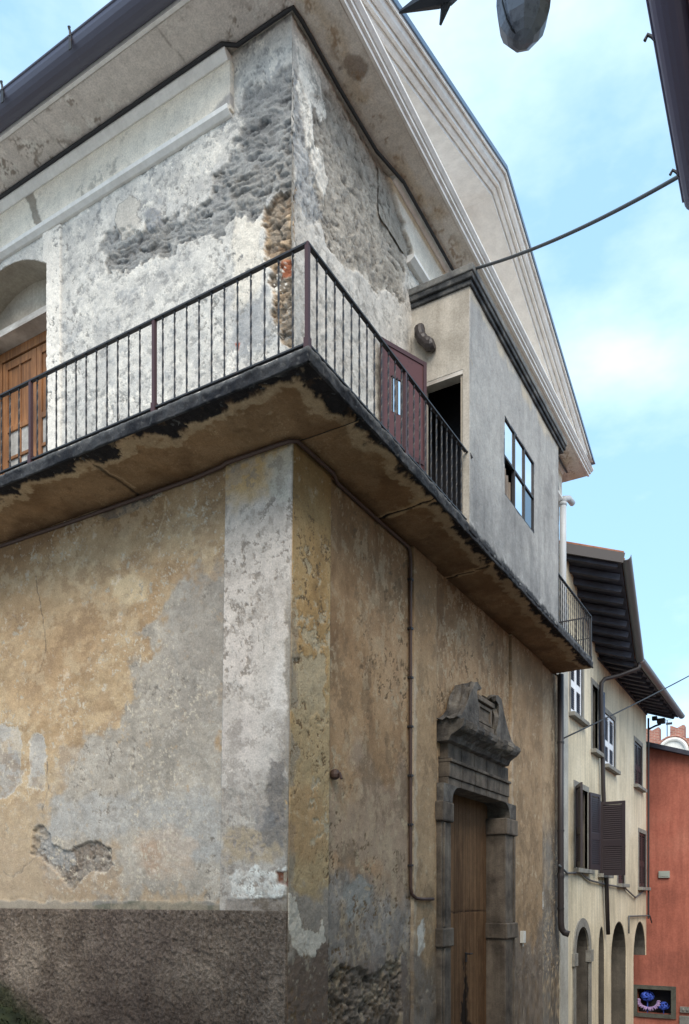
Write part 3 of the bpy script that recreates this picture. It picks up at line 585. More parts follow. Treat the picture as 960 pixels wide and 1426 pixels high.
f_.hacked(gm, S(108, 110, 114), S(190, 191, 191), 5, 15, .030, 31, (.07, .072, .078))
f_.put(gm*sstep(0, .5, fbm(f_.a*3, f_.z*3, 405, 4)), S(146, 140, 132), op=.3)
f_.flake([(160, 312), (166, 286), (182, 270), (196, 280), (192, 300), (198, 318), (170, 330)], S(196, 192, 186), .004, .4, .03, 10, .012, 7, S(110, 108, 106))
f_.flake([(199, 296), (214, 288), (226, 296), (226, 314), (205, 322)], S(152, 154, 158), .012, .3, .02, 10, .012, 9)
bk = f_.flake([(366, 292), (380, 272), (412, 256), (412, 486), (392, 482), (384, 460), (378, 420), (376, 380), (370, 340)], S(160, 144, 126), -.018, 1.0, .06, 12, .01, 8, S(214, 206, 196)); f_.rubble(bk, S(146, 124, 104), S(198, 176, 150), 13, .032, 1.0, 33, (.09, .075, .065), .5); f_.hacked(bk*sstep(-.1, .4, fbm(f_.a*5, f_.z*5, 406, 4)), S(116, 108, 100), S(186, 172, 156), 9, 14, .022, 36)
f_.put(f_.mask([(388, 362), (404, 354), (410, 366), (406, 382), (390, 384)], .02, 14, .012, 10), S(170, 100, 70), .8, op=.85)
f_.put(f_.mask([(328, 478), (334, 478), (333, 488), (330, 490)], .01, 14, .012, 12), S(176, 84, 52), .8)
f_.put(sstep(.16, .15, abs(f_.a-3.36)), S(226, 222, 216), .2, .02); f_.specks(sstep(.16, .15, abs(f_.a-3.36)), S(168, 164, 160), 20, .45, 13, .8, -.004)
f_.chips(1-gm, S(156, 155, 153), 18, -.006, 48, .37); f_.chips(1-gm, S(232, 229, 223), 10, .004, 49, .26); f_.lumps(np.ones_like(f_.a), .006, 4, 3); f_.lumps(np.ones_like(f_.a), .003, 18, 5)
f_.col *= np.array([1.0, .968, .92])[None]
f_.build('upper_wall', church, U3(), win_gap)
# frieze band and ledge on the side facade
h_ = Skin(span((.70, 4.75, .015), (4.75, 12, .1)), span((9.42, 9.90, .015)), lambda x, y: tuple(on_x(x, y)[1:]), 9)
h_.base(S(226, 219, 207), S(242, 235, 223), S(234, 226, 214), S(238, 232, 222), scale=1.5)
sm = h_.mask([(112, 290), (112, 270), (140, 245), (168, 226), (172, 240), (150, 262), (125, 286)], .06, 12, .02, 1); h_.specks(sm, S(156, 150, 144), 20, .1, 1, .9, -.006, .8)
h_.put(h_.mask([(40, 280), (52, 268), (58, 300), (66, 322), (56, 326), (48, 300)], .03, 10, .012, 2), S(166, 158, 148), .6)
h_.put(h_.mask([(290, 172), (330, 130), (330, 152), (300, 170)], .03, 10, .02, 3), S(176, 172, 170), .4)
h_.specks(np.ones_like(h_.a), S(170, 162, 150), 12, .55, 5, .6, -.003); h_.lumps(np.ones_like(h_.a), .004, 5, 3)
h_.col *= np.array([1.0, .975, .93])[None]
h_.build('frieze', church, U3(.055), None, .07, .015)
part('ledge', MT['cornice'], church, lambda m: (m.prism([(-.075, .72, 9.42), (-.085, .72, 9.455), (-.045, .72, 9.46), (.02, .72, 9.46), (.02, .72, 9.39), (-.03, .72, 9.39)], (0, 11.2, 0)),
    m.prism([(-.07, .72, 9.90), (-.10, .72, 9.93), (-.12, .72, 9.97), (-.12, .72, 9.99), (.02, .72, 9.99), (.02, .72, 9.90)], (0, 11.2, 0))))

# ---- street facade above the balcony
def annex_gap(a, z): return ~((a > 2.75) & (a < 3.4) & (z > 6.05) & (z < 6.06))
i_ = Skin(span((0, 1.2, .012), (1.2, 3.2, .016), (3.2, UE, .04)), span((6.0, 10.03, .014)), cr, 10)
i_.base(S(186, 184, 180), S(210, 207, 202), S(200, 196, 190), S(216, 212, 206), scale=1.5)
ms = i_.flake([(430, 130), (455, 120), (480, 140), (500, 180), (530, 225), (545, 270), (560, 330), (566, 380), (560, 420), (520, 400), (480, 370), (455, 340), (440, 280), (436, 200)], S(158, 152, 144), -.012, .9, .08, 6, .015, 1, S(212, 208, 202))
i_.hacked(ms, S(146, 140, 131), S(210, 203, 193), 8, 12, .020, 41, S(88, 82, 76), -.5)
m2 = i_.flake([(410, 95), (424, 130), (432, 190), (440, 260), (452, 300), (440, 320), (412, 280)], S(184, 186, 188), -.008, .9, .08, 8, .02, 2); i_.hacked(m2*.7, S(152, 154, 158), S(212, 213, 213), 8, 11, .024, 44, S(80, 82, 86), -.4)
i_.flake([(411, 50), (428, 72), (446, 108), (456, 160), (450, 172), (438, 150), (436, 180), (438, 228), (428, 200), (416, 140)], S(240, 236, 228), .010, .3, .05, 10, .012, 3)
i_.flake([(432, 190), (450, 212), (458, 250), (452, 275), (438, 240)], S(238, 234, 226), .006, .3, .03, 10, .012, 4)
i_.specks(np.ones_like(i_.a), S(160, 158, 156), 12, .42, 3, .8, -.004, .6); i_.specks(np.ones_like(i_.a), S(228, 226, 220), 9, .45, 5, .7, .002)
i_.put(sstep(.12, .3, fbm(i_.a*2.6, i_.z*3.6, 418, 7, .7)), S(170, 166, 161), .6, -.003, .35); i_.put(sstep(.28, .36, fbm(i_.a*9, i_.z*11, 420, 6, .7)), S(132, 129, 124), .8, -.004, .5)
i_.craze(np.ones_like(i_.a), 4, 46, S(130, 124, 116), .04, .6); i_.lumps(np.ones_like(i_.a), .008, 4, 3); i_.lumps(np.ones_like(i_.a), .005, 16, 5)
i_.put(sstep(.05, .02, i_.a)*sstep(9.2, 8.6, i_.z), S(160, 156, 150), .8, -.006)
i_.col *= np.array([1.0, .968, .92])[None]
i_.build('upper_wall', church, V3())
j_ = Skin(span((1.75, 3.2, .014), (3.2, UE, .06)), span((9.42, 9.96, .014)), cr, 11)
j_.base(S(218, 208, 190), S(234, 226, 212), S(226, 218, 204), S(230, 222, 208), scale=1.5); j_.put(sstep(9.86, 9.9, j_.z), S(190, 158, 112), op=.6)
er = j_.from_d(j_.a-1.95-1.35*(9.96-j_.z), .12, 5, .015, 3); j_.hacked(er, S(140, 134, 124), S(200, 192, 180), 7, 10, .012, 41, S(88, 82, 76), -.5); j_.disp -= er*.05
j_.lumps(np.ones_like(j_.a), .004, 5, 3)
j_.build('frieze', church, V3(.055), None, .0, .0)
part('ledge', MT['cornice'], church, lambda m: (m.prism([(2.5, -.10, 9.42), (2.5, -.10, 9.46), (2.5, .02, 9.46), (2.5, .02, 9.38), (2.5, -.04, 9.38)], (UE-2.5, 0, 0)),
    m.prism([(2.0, -.07, 9.965), (2.0, -.11, 10.0), (2.0, -.13, 10.028), (2.0, .02, 10.028), (2.0, .02, 9.965)], (UE-2.0, 0, 0))))
part('end_wall', MT['inner'], church, lambda m: m.box(UE-.03, UE+.0, .05, 12, -3.0, 9.98))

# ---- eaves: flat soffits, gutter, raking cornice
part('eave_soffit', MT['soffit'], church, lambda m: m.hull8([(-.56, -.44, 10.03), (.3, .3, 10.03), (.3, 12, 10.03), (-.56, 12, 10.03), (-.56, -.44, 10.10), (.3, .3, 10.10), (.3, 12, 10.10), (-.56, 12, 10.10)]))
part('cornice', MT['soffit'], church, lambda m: m.hull8([(-.56, -.44, 10.031), (9.83, -.44, 10.031), (9.83, .3, 10.031), (.3, .3, 10.031), (-.56, -.44, 10.10), (9.83, -.44, 10.10), (9.83, .3, 10.10), (.3, .3, 10.10)]))
q1 = Skin(span((-.55, 1.6, .018), (1.6, 9.82, .035)), span((-.435, -.003, .018)), lambda x, y: tuple(on_z(x, y, 10.03)[:2]), 21)
q1.base(S(216, 209, 199), S(230, 225, 217), S(222, 216, 206), S(234, 229, 222), scale=1.2)
st = sstep(.20, .0, np.abs(q1.z+.20+.08*fbm(q1.a*2, q1.z*2, 501, 4))); q1.tint(st*sstep(-.4, .3, fbm(q1.a*3, q1.z*5, 502, 6, .65)), (.84, .74, .60), .75)
q1.put(q1.from_d(np.hypot((q1.a-.75)*.6, q1.z+.27)-.10, .16, 4, .03, 4), S(140, 126, 114), .5, None, .75)
q1.put(sstep(.3, .36, fbm(q1.a*12, q1.z*12, 503, 5, .7))*st, S(150, 122, 92), .5, None, .7); q1.tint(sstep(.07, .0, -q1.z), (.78, .72, .64), .6)
q1.lumps(np.ones_like(q1.a), .004, 5, 3); q1.build('soffit', church, lambda a, z, o: (a, z, 0*a+10.026-o), lambda a, z: (z < a) | (a > 0))
q2 = Skin(span((-.555, -.003, .018)), span((-.5, 4.8, .02), (4.8, 12, .15)), lambda x, y: tuple(on_z(x, y, 10.03)[:2]), 22)
q2.base(S(206, 196, 188), S(222, 213, 205), S(213, 204, 196), S(228, 220, 212), scale=1.1, stretch=(1.5, .8))
q2.chips(np.ones_like(q2.a), S(236, 230, 222), 8, .003, 58, .26); q2.chips(np.ones_like(q2.a), S(168, 156, 146), 10, -.003, 59, .30)
q2.tint(sstep(.10, .0, -q2.a+.03*fbm(q2.a*5, q2.z*5, 505, 4)), (.8, .76, .72), .6); q2.crack([(90, 300), (125, 275), (150, 235)], .008, S(160, 148, 138), 4)
for yy in (1.2, 3.0, 4.6): q2.put(sstep(.012, .004, np.abs(q2.z-yy-.02*fbm(q2.a*4, q2.z*4, 506, 3))), S(150, 140, 132), None, -.003, .7)
q2.lumps(np.ones_like(q2.a), .004, 5, 3); q2.build('soffit', church, lambda a, z, o: (a, z, 0*a+10.024-o), lambda a, z: (z > a-.02))
part('cornice_moulding', MT['cornice'], church, lambda m: (
    m.box(-.58, 9.86, -.475, -.442, 10.028, 10.075), m.box(-.60, 9.88, -.505, -.442, 10.078, 10.115), m.prism([(-.62, -.442, 10.118), (-.62, -.52, 10.118), (-.62, -.55, 10.15), (-.62, -.55, 10.175), (-.62, -.442, 10.19)], (10.52, 0, 0)),
    m.box(-.62, 9.9, -.442, .35, 10.12, 10.18)))
AX, AZ = 4.43, 11.79; SLP = .307
prof = [(-.60, 0), (-.60, -.07), (-.585, -.07), (-.582, -.05), (-.568, -.05), (-.565, -.085), (-.555, -.125), (-.53, -.15), (-.515, -.155), (-.515, -.135), (-.50, -.135), (-.50, -.20), (-.47, -.205), (-.465, -.18), (-.452, -.18), (-.448, -.225), (-.425, -.25), (-.41, -.255), (-.41, -.23), (-.395, -.23), (-.39, -.29), (-.36, -.29), (.02, -.29), (.05, -.31), (.075, -.36), (.085, -.42), (.085, -.44), (.11, -.45), (.11, -.60), (.5, -.60), (.5, 0)]
def rake(m, s, x1, prof, lift=0.0):
    A = [m.v((AX, y, AZ+h+lift)) for y, h in prof]; B = [m.v((x1, y, AZ+h+lift-SLP*abs(x1-AX))) for y, h in prof]; n = len(prof)
    for k in range(n): m.bm.faces.new([A[k], A[(k+1) % n], B[(k+1) % n], B[k]])
    m.bm.faces.new(A if s > 0 else A[::-1]); m.bm.faces.new(B[::-1] if s > 0 else B)
    g_ = m.bm.verts[:]+m.bm.edges[:]+m.bm.faces[:]
    r_ = bmesh.ops.bisect_plane(m.bm, geom=g_, plane_co=(0, 0, 10.185), plane_no=(0, 0, 1), clear_inner=True)
    bmesh.ops.holes_fill(m.bm, edges=[e for e in m.bm.edges if e.is_boundary])
for s, x1 in ((-1, -.62), (1, 9.87)):
    part('raking_cornice', MT['cornice'], church, lambda m: rake(m, s, x1, prof))
    part('verge_flashing', MT['flashing'], church, lambda m: rake(m, s, x1+.01*s, [(-.62, .03), (-.62, -.03), (-.602, -.03), (-.602, .004), (-.1, .004), (-.1, .03)]))
part('tympanum', MT['cornice'], church, lambda m: m.prism([(-.4, .14, 10.17), (9.6, .14, 10.17), (AX, .14, AZ-.2)], (0, .3, 0)))
part('roof', MT['tile'], church, lambda m: (m.hull8([(-.62, .38, 10.22), (AX, .38, AZ-.02), (AX, 12, AZ-.02), (-.62, 12, 10.22), (-.62, .38, 10.27), (AX, .38, AZ+.05), (AX, 12, AZ+.05), (-.62, 12, 10.27)]),
    m.hull8([(AX, .38, AZ-.02), (9.87, .38, 10.1), (9.87, 12, 10.1), (AX, 12, AZ-.02), (AX, .38, AZ+.05), (9.87, .38, 10.15), (9.87, 12, 10.15), (AX, 12, AZ+.05)])))
def half_gutter(m, a, b, r, n=10):
    """open half-round trough hung between a and b, with real sheet thickness"""
    a, b = Vector(a), Vector(b); d = (b-a).normalized(); side = d.cross(Vector((0, 0, 1))).normalized()
    pr = [(math.cos(PI+PI*k/n)*r, math.sin(PI+PI*k/n)*r) for k in range(n+1)]+[(math.cos(2*PI-PI*k/n)*(r-.012), math.sin(2*PI-PI*k/n)*(r-.012)) for k in range(n+1)]
    m.prism([a+side*x+Vector((0, 0, z)) for x, z in pr], b-a)
gut = part('gutter', MT['gutter'], church, lambda m: (half_gutter(m, (-.70, .80, 10.16), (-.70, 12, 10.16), .135), m.prism([(-.70+.13*math.cos(PI+PI*k/10), .80, 10.16+.13*math.sin(PI+PI*k/10)) for k in range(11)], (0, .012, 0)), m.tube([(-.835, .8, 10.165), (-.835, 12, 10.165)], .012)), smooth=False)
for yy in (2.08, 3.12, 4.2, 5.2):
    part('gutter_hook', MT['iron'], gut, lambda m: (m.tube([(-.84, yy, 10.15), (-.845, yy, 10.20), (-.86, yy, 10.225), (-.845, yy, 10.235)], .012, 6), m.box(-.845, -.835, yy-.018, yy+.018, 10.02, 10.17)))
part('fascia_board', MT['cornice'], church, lambda m: m.box(-.60, -.562, .3, 12, 10.03, 10.18))

# ---- balcony slab (one poured L along both facades)
BX, BY = -.868, -.747
def soffit_to3(a, z, o): return (a, z, 0*a+SLAB_B-o)       # o outward = down
def sk(px, py): p = on_z(px, py, SLAB_B); return (p[0], p[1])
def paint_soffit(k, edge_d, wall_d, bw=.17):
    n1 = fbm(k.a*3, k.z*3, 431, 6, .6); n2 = fbm(k.a*9, k.z*9, 432, 5, .6)
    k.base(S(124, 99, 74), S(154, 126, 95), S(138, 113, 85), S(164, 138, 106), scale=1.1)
    k.tint(sstep(.0, .5, fbm(k.a*1.4, k.z*1.4, 433, 5)), (.74, .68, .62), .8)
    pale = sstep(.05, .0, abs(edge_d-bw-.06-bw*n1-.05*n2)-.035); k.put(pale, S(186, 166, 136), .6, .002, .8); sw = fbm(k.a*2+.8*n1, k.z*2+.8*n2, 434, 6); k.tint(sstep(.05, .3, np.abs(sw)), (.82, .76, .7), .6); k.put(sstep(.05, .0, np.abs(sw-.1))*sstep(0, .3, n1), S(198, 172, 134), None, None, .35)
    blk = sstep(.02, -.02, edge_d-bw-bw*1.1*n1-.06*n2); k.put(blk, S(38, 36, 38), .8, -.012); k.lumps(blk, .012, 16, 3)
    k.specks(blk, S(150, 132, 108), 6, .42, 7, .8, .004)
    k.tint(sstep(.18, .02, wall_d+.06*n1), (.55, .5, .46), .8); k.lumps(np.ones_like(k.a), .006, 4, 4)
    k.specks(np.ones_like(k.a), S(88, 66, 46), 8, .5, 9, .6)
slab = part('balcony_slab', MT['mouldy'], church, lambda m: (m.hull8([(BX+.004, BY+.004, SLAB_B+.02), (0.3, .3, SLAB_B+.02), (.3, 6.5, SLAB_B+.02), (BX+.004, 6.5, SLAB_B+.02), (BX+.004, BY+.004, SLAB_T), (.3, .3, SLAB_T), (.3, 6.5, SLAB_T), (BX+.004, 6.5, SLAB_T)]),
    m.hull8([(BX+.004, BY+.004, SLAB_B+.021), (8.98, BY+.004, SLAB_B+.021), (8.98, .3, SLAB_B+.021), (.3, .3, SLAB_B+.021), (BX+.004, BY+.004, SLAB_T-.001), (8.98, BY+.004, SLAB_T-.001), (8.98, .3, SLAB_T-.001), (.3, .3, SLAB_T-.001)])))
k1 = Skin(span((BX, .03, .014)), span((BY, 4.9, .014), (4.9, 6.5, .1)), sk, 12)
paint_soffit(k1, np.minimum(k1.a-BX, k1.z-BY), np.maximum(-k1.a, 0))
k1.crack([(122, 640), (150, 660), (195, 690)], .02, S(44, 36, 30), 3); k1.crack([(112, 640), (140, 650), (190, 680)], .012, S(176, 152, 120), 5)
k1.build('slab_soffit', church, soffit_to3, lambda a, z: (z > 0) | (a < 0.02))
k2 = Skin(span((.03, 3.2, .016), (3.2, 8.98, .035)), span((BY, .03, .014)), sk, 13)
paint_soffit(k2, k2.z-BY, np.maximum(-k2.z, 0), .09)
k2.tint(sstep(1.5, 3.0, k2.a), (.78, .78, .8), .8)
for xx in (1.75, 3.7): k2.put(sstep(.07, .03, abs(k2.a-xx-.12*k2.z-.05*fbm(k2.a*7, k2.z*7, 441, 4))), S(186, 158, 122), .6, .004, .9); k2.put(sstep(.025, .012, abs(k2.a-xx-.02-.12*k2.z-.03*fbm(k2.a*7, k2.z*7, 442, 4))), S(30, 27, 26), .8, -.01)
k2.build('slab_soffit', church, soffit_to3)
def fascia(name, aa, to3, seed):
    k = Skin(aa, span((SLAB_B-.004, SLAB_T+.012, .012)), lambda x, y: (0, 0), seed)
    k.base(S(52, 54, 58), S(34, 35, 40), S(72, 72, 74), S(44, 46, 50), scale=3); k.specks(np.ones_like(k.a), S(130, 128, 124), 26, .5, 2, .5); k.put(sstep(SLAB_T-.03, SLAB_T+.01, k.z+.02*fbm(k.a*9, k.z*9, 450, 4)), S(112, 112, 112), op=.8)
    k.rough[:] = .9; k.lumps(np.ones_like(k.a), .012, 12, 3); k.build(name, church, to3, None, .02, .0)
fascia('slab_edge', span((BY-.01, 4.9, .014), (4.9, 6.5, .1)), lambda a, z, o: (BX-.008-o, a, z), 14)
fascia('slab_edge', span((BX-.01, 3.2, .016), (3.2, 8.98, .04)), lambda a, z, o: (a, 0*a+BY-.008-o, z), 15)

# ---- window of the side facade (french door behind a deep reveal)
XI = .46
part('window_reveal', MT['inner'], church, lambda m: (m.box(.0, XI+.3, WY0-.2, WY0, 6.0, 9.35), m.box(.0, XI+.3, WY1, WY1+.2, 6.0, 9.35)))
def arch_ceiling(m):
    n = 16; c = (WY0+WY1)/2; hw = (WY1-WY0)/2
    pr = [(.004, WY0+(WY1-WY0)*k/n, WZ-.004+.28*(1-((WY0+(WY1-WY0)*k/n-c)/hw)**2)) for k in range(n+1)]
    for p, q in zip(pr, pr[1:]): m.hull8([(p[0], p[1], p[2]), (q[0], q[1], q[2]), (q[0], q[1], q[2]+.1), (p[0], p[1], p[2]+.1), (XI+.3, p[1], p[2]), (XI+.3, q[1], q[2]), (XI+.3, q[1], q[2]+.1), (XI+.3, p[1], p[2]+.1)])
part('window_reveal', MT['inner'], church, arch_ceiling)
part('window_lintel', MT['lintelwood'], church, lambda m: m.box(XI-.24, XI+.2, WY0-.02, WY1+.02, 8.72, 8.80))
part('window_lintel', MT['inner'], church, lambda m: m.box(XI-.12, XI+.2, WY0-.02, WY1+.02, 8.801, 9.34))
WX = XI
wf = part('window', MT['windowwood'], church, lambda m: [m.box(WX-.03, WX+.05, WY0+.0, WY0+.09, 6.05, 8.72), m.box(WX-.03, WX+.05, WY1-.09, WY1, 6.05, 8.72), m.box(WX-.03, WX+.05, WY0+.09, WY1-.09, 8.60, 8.72)], bevel=.006)
for sgn, y0 in ((0, WY0+.1), (1, (WY0+WY1)/2+.005)):
    y1 = y0+(WY1-WY0)/2-.105; yc = (y0+y1)/2
    def leaf(m):
        m.box(WX-.02, WX+.03, y0, y0+.09, 6.07, 8.58); m.box(WX-.02, WX+.03, y1-.09, y1, 6.07, 8.58)
        for zz, h in ((6.07, .14), (7.02, .07), (7.66, .07), (7.30, .04), (8.48, .1)): m.box(WX-.018, WX+.028, y0+.09, y1-.09, zz, zz+h)
        m.box(WX-.012, WX+.02, yc-.018, yc+.018, 6.2, 8.5); m.box(WX-.01, WX+.018, y0+.09, y1-.09, 6.62, 6.655)
    part('window_leaf', MT['windowwood'], wf, leaf, bevel=.005)
    part('pane', MT['curtain'], wf, lambda m: m.box(WX+.005, WX+.012, y0+.08, y1-.08, 6.1, 7.66))
    part('panel', MT['windowwood'], wf, lambda m: m.box(WX+.003, WX+.014, y0+.08, y1-.08, 7.662, 8.5))

# ---- stone portal and plank door
PV = -.12; DX0, DX1 = 3.61, 5.82
por = None
def crown(m):
    pr = [(PV-.001, 3.60), (PV-.10, 3.62), (PV-.16, 3.68), (PV-.26, 3.72), (PV-.36, 3.74), (PV-.42, 3.78), (PV-.44, 3.82), (PV-.44, 3.87), (.0, 3.88), (.0, 3.60)]
    pr = [(PV+(y-PV)*.62 if y < PV else y, z+.07) for y, z in pr]
    n = 26; prev = None
    for i in range(n+1):
        x = 3.38+(5.78-3.38)*i/n; e = 0.022*math.sin(i*2.3)+.02*math.sin(i*5.1)+random.uniform(-.012, .012)
        ring = [m.v((x+random.uniform(-.012, .012), y+(e if y < -.3 else 0)+random.uniform(-.008, .008)*(y < -.13), z+(e*.7 if y < -.25 else 0)+random.uniform(-.008, .008))) for y, z in pr]
        if prev:
            for k in range(len(pr)): m.bm.faces.new([prev[k], prev[(k+1) % len(pr)], ring[(k+1) % len(pr)], ring[k]])
        else: m.bm.faces.new(ring)
        prev = ring
    m.bm.faces.new(prev[::-1])
por = part('portal', MT['stonedark'], church, crown)
for xa_, xb_, rb in ((3.29, DX0, 3.33), (DX1, 6.31, 6.19)):
    part('jamb', MT['stone'], por, lambda m: (m.box(xa_, xb_, PV, .45, -1.8, .972), m.box(xa_, xb_, PV, .45, .968, 2.62), m.box(rb, rb+.06, PV-.025, PV+.01, 1.23, 2.61), m.box(rb, rb+.06, PV-.025, PV+.01, -1.8, .96)), bevel=.015)
for zz0, zz1 in ((.971, 1.219), (2.621, 2.88)):
    for x0, x1 in ((3.25, DX0+.03), (DX1-.03, 6.35)): part('impost_block', MT['stone'], por, lambda m: m.box(x0, x1, PV-.035, .45, zz0, zz1), bevel=.02)
def corbel(m, x0, s):
    r = .26; pr = [(x0, 2.881), (x0+s*.30, 2.881)]+[(x0+s*(.30+r-r*math.cos(t)), 2.90+.215*math.sin(t)) for t in [PI/2*k/8 for k in range(9)]]+[(x0+s*.60, 3.12), (x0, 3.12)]
    m.prism([(x, PV-.02, z) for x, z in pr], (0, .57, 0))
part('corbel', MT['stonedark'], por, lambda m: corbel(m, 3.31, 1), bevel=.01); part('corbel', MT['stonedark'], por, lambda m: corbel(m, 6.28, -1), bevel=.01)
def lint(m):
    xs_ = [3.50, 3.98, 4.46, 4.96, 5.46, 5.96]
    for a, b in zip(xs_, xs_[1:]):
        m.box(a+.004, b-.004, PV, .45, 3.121, 3.22); m.box(a+.004, b-.004, PV-.02, .4, 3.222, 3.42); m.box(a+.002, b-.002, PV-.05, .4, 3.422, 3.465)
        m.box(a+.004, b-.004, PV-.0, .4, 3.467, 3.68)
part('lintel', MT['stone'], por, lint, bevel=.01)
def wing(m, s):
    c = 4.50
    top = [(1.72, .02), (1.50, .10), (1.28, .26), (1.10, .46), (.98, .62), (.86, .72), (.70, .77), (.56, .74)]
    bot = [(.52, .70), (.58, .66), (.68, .66), (.74, .58), (.70, .40), (.66, .24), (.62, .12), (.60, .02)]
    pr = [(c+s*(x*.76-.12), 3.94+z*.84) for x, z in top+bot]
    n = 6; d = .30; prev = None
    for i in range(n+1):
        y = PV-.20+d*i/n; ring = [m.v((x+.02*math.sin(i*3+k*1.7)+random.uniform(-.012, .012), y, z+.02*math.cos(i*2.1+k*2.3)+random.uniform(-.012, .012))) for k, (x, z) in enumerate(pr)]
        if prev:
            for k in range(len(pr)): m.bm.faces.new([prev[k], prev[(k+1) % len(pr)], ring[(k+1) % len(pr)], ring[k]])
        else: m.bm.faces.new(ring)
        prev = ring
    m.bm.faces.new(prev[::-1])
part('scroll', MT['stonedark'], por, lambda m: wing(m, -1), bevel=.012); part('scroll', MT['stonedark'], por, lambda m: wing(m, 1), bevel=.012)
part('cartouche', MT['stone'], por, lambda m: [m.box(x0-.3, x1-.3, y0+.10, y1, z0, z1) for x0, x1, y0, y1, z0, z1 in ((4.44, 5.08, PV-.28, 0, 3.955, 4.06), (4.48, 5.04, PV-.24, 0, 4.06, 4.36), (4.43, 5.09, PV-.29, 0, 4.36, 4.43), (4.48, 4.54, PV-.265, PV-.13, 4.08, 4.34), (4.98, 5.04, PV-.265, PV-.13, 4.08, 4.34), (4.54, 4.98, PV-.262, PV-.13, 4.29, 4.34), (4.54, 4.98, PV-.262, PV-.13, 4.08, 4.12))], bevel=.008)
part('door_back', MT['doorwood'], church, lambda m: m.box(DX0-.05, DX1+.05, .225, .27, -1.8, 3.2))
t_ = Skin(span((DX0-.045, DX1+.045, .012)), span((-1.75, 3.18, .018)), lambda x, y: tuple(on_y(x, y, .2)[[0, 2]]), 23)
pw = .148; pi_ = np.floor((t_.a-DX0)/pw); pf = (t_.a-DX0)/pw-pi_; hue = vnoise(pi_*7.3+.5, pi_*0+.5, 601)
gr_ = fbm(t_.a*38, t_.z*1.3+pi_*5, 602, 5, .65); c0 = np.array(S(120, 92, 66)); c1_ = np.array(S(88, 66, 47)); mixv = np.clip(.5+.5*gr_+.5*(hue-.5), 0, 1)[:, None]
t_.col = c1_*(1-mixv)+c0*mixv; lowz = t_.z < 1.41; t_.col[lowz] *= np.array([1.08, 1.06, 1.04])
gv = sstep(.06, .0, np.minimum(pf, 1-pf)); t_.put(gv, S(58, 40, 28), None, -.008, .8); t_.put(sstep(.012, .005, np.abs(t_.z-1.41-.006*fbm(t_.a*9, t_.z, 603, 3))), S(44, 32, 24), None, -.01)
t_.tint(sstep(.1, .5, fbm(t_.a*3, t_.z*1.2, 604, 5)), (.72, .68, .66), .8); t_.tint(sstep(-.2, -1.0, t_.z+.3*fbm(t_.a*4, t_.z*2, 605, 4)), (.6, .56, .54), .8)
rot = t_.from_d(np.abs(t_.a-4.93+.10*(t_.z+.2))-.05-.12*sstep(.75, -.3, t_.z)*sstep(-1.2, -.2, t_.z), .14, 6, .05, 6)*sstep(.8, .55, t_.z); t_.put(rot, S(30, 24, 20), .8, -.003, .92)
t_.put(sstep(.02, .008, np.abs(t_.a-4.93))*(t_.z < .72), S(26, 20, 17), None, -.012)
t_.put(sstep(2.5, 2.9, t_.z+.1*fbm(t_.a*5, t_.z*5, 606, 4)), S(92, 68, 48), None, None, .5)
t_.rough[:] = .25; dr = t_.build('door', church, lambda a, z, o: (a, 0*a+.2-o, z), None, .03, .0)
part('handle', MT['iron'], dr, lambda m: (m.box(4.90, 4.95, .18, .20, .66, .80), m.tube([(4.925, .19, .78), (4.925, .13, .78), (5.0, .12, .78)], .012, 6)))

# ================================================================== BALCONY RAILINGS
def railing(name, label, p0, legs, posts, zt, zb, spacing=.1422, mats=('iron', 'ironred'), mid=None):
    r = thing(name, label, 'railing', p0)
    pts = [Vector(p) for p in legs]
    for a, b in zip(pts, pts[1:]):
        part('handrail', MT[mats[0]], r, lambda m: m.bar(a+Vector((0, 0, zt)), b+Vector((0, 0, zt)), .04, .016))
        part('bottom_rail', MT[mats[0]], r, lambda m: m.bar(a+Vector((0, 0, zb)), b+Vector((0, 0, zb)), .03, .014))
        if mid: part('middle_rail', MT[mats[0]], r, lambda m: m.bar(a+Vector((0, 0, mid)), b+Vector((0, 0, mid)), .016, .012))
    for q in posts:
        part('post', MT[mats[1]], r, lambda m: (m.box(q[0]-.017, q[0]+.017, q[1]-.017, q[1]+.017, SLAB_T-.03, zt+.012), m.box(q[0]-.024, q[0]+.024, q[1]-.024, q[1]+.024, SLAB_T-.02, SLAB_T+.11)))
    first = None
    for a, b in zip(pts, pts[1:]):
        n = int(round((b-a).length/spacing))
        for i in range(1, n):
            q = a.lerp(b, i/n)
            if any((Vector((s_[0], s_[1], 0))-q).length < .05 for s_ in posts): continue
            if first is None:
                first = part('baluster', MT[mats[0]], r, lambda m: m.twisted((q.x, q.y, zb), zt-zb, .0135)); fq = q.copy()
            else: copy_part(first, r, (q.x-fq.x, q.y-fq.y, 0))
    return r
RX, RY = BX+.03, BY+.03
r1 = railing('balcony_railing', 'black twisted iron railing wrapping the corner of the mouldy balcony slab', (RX, RY, SLAB_T), [(RX, 5.0, 0), (RX, RY, 0), (2.62, RY, 0)],
        [(RX, RY), (RX, .96), (RX, 2.67), (RX, 4.38), (.97, RY)], 6.925, 6.115)
part('handrail_end', MT['iron'], r1, lambda m: m.tube([(2.60, RY, 6.925), (2.68, RY-.03, 6.92), (2.70, RY-.05, 6.87)], .014, 6))
r2 = railing('balcony_railing', 'short iron railing on the far end of the balcony beyond the grey cabin', (6.6, RY, SLAB_T), [(6.56, RY, 0), (8.93, RY, 0), (8.93, -.03, 0)], [(8.93, RY)], 6.90, 6.10, .135, ('iron', 'iron'))
part('middle_rail', MT['iron'], r2, lambda m: m.bar((8.93, RY, 6.5), (8.93, -.03, 6.5), .016, .014))

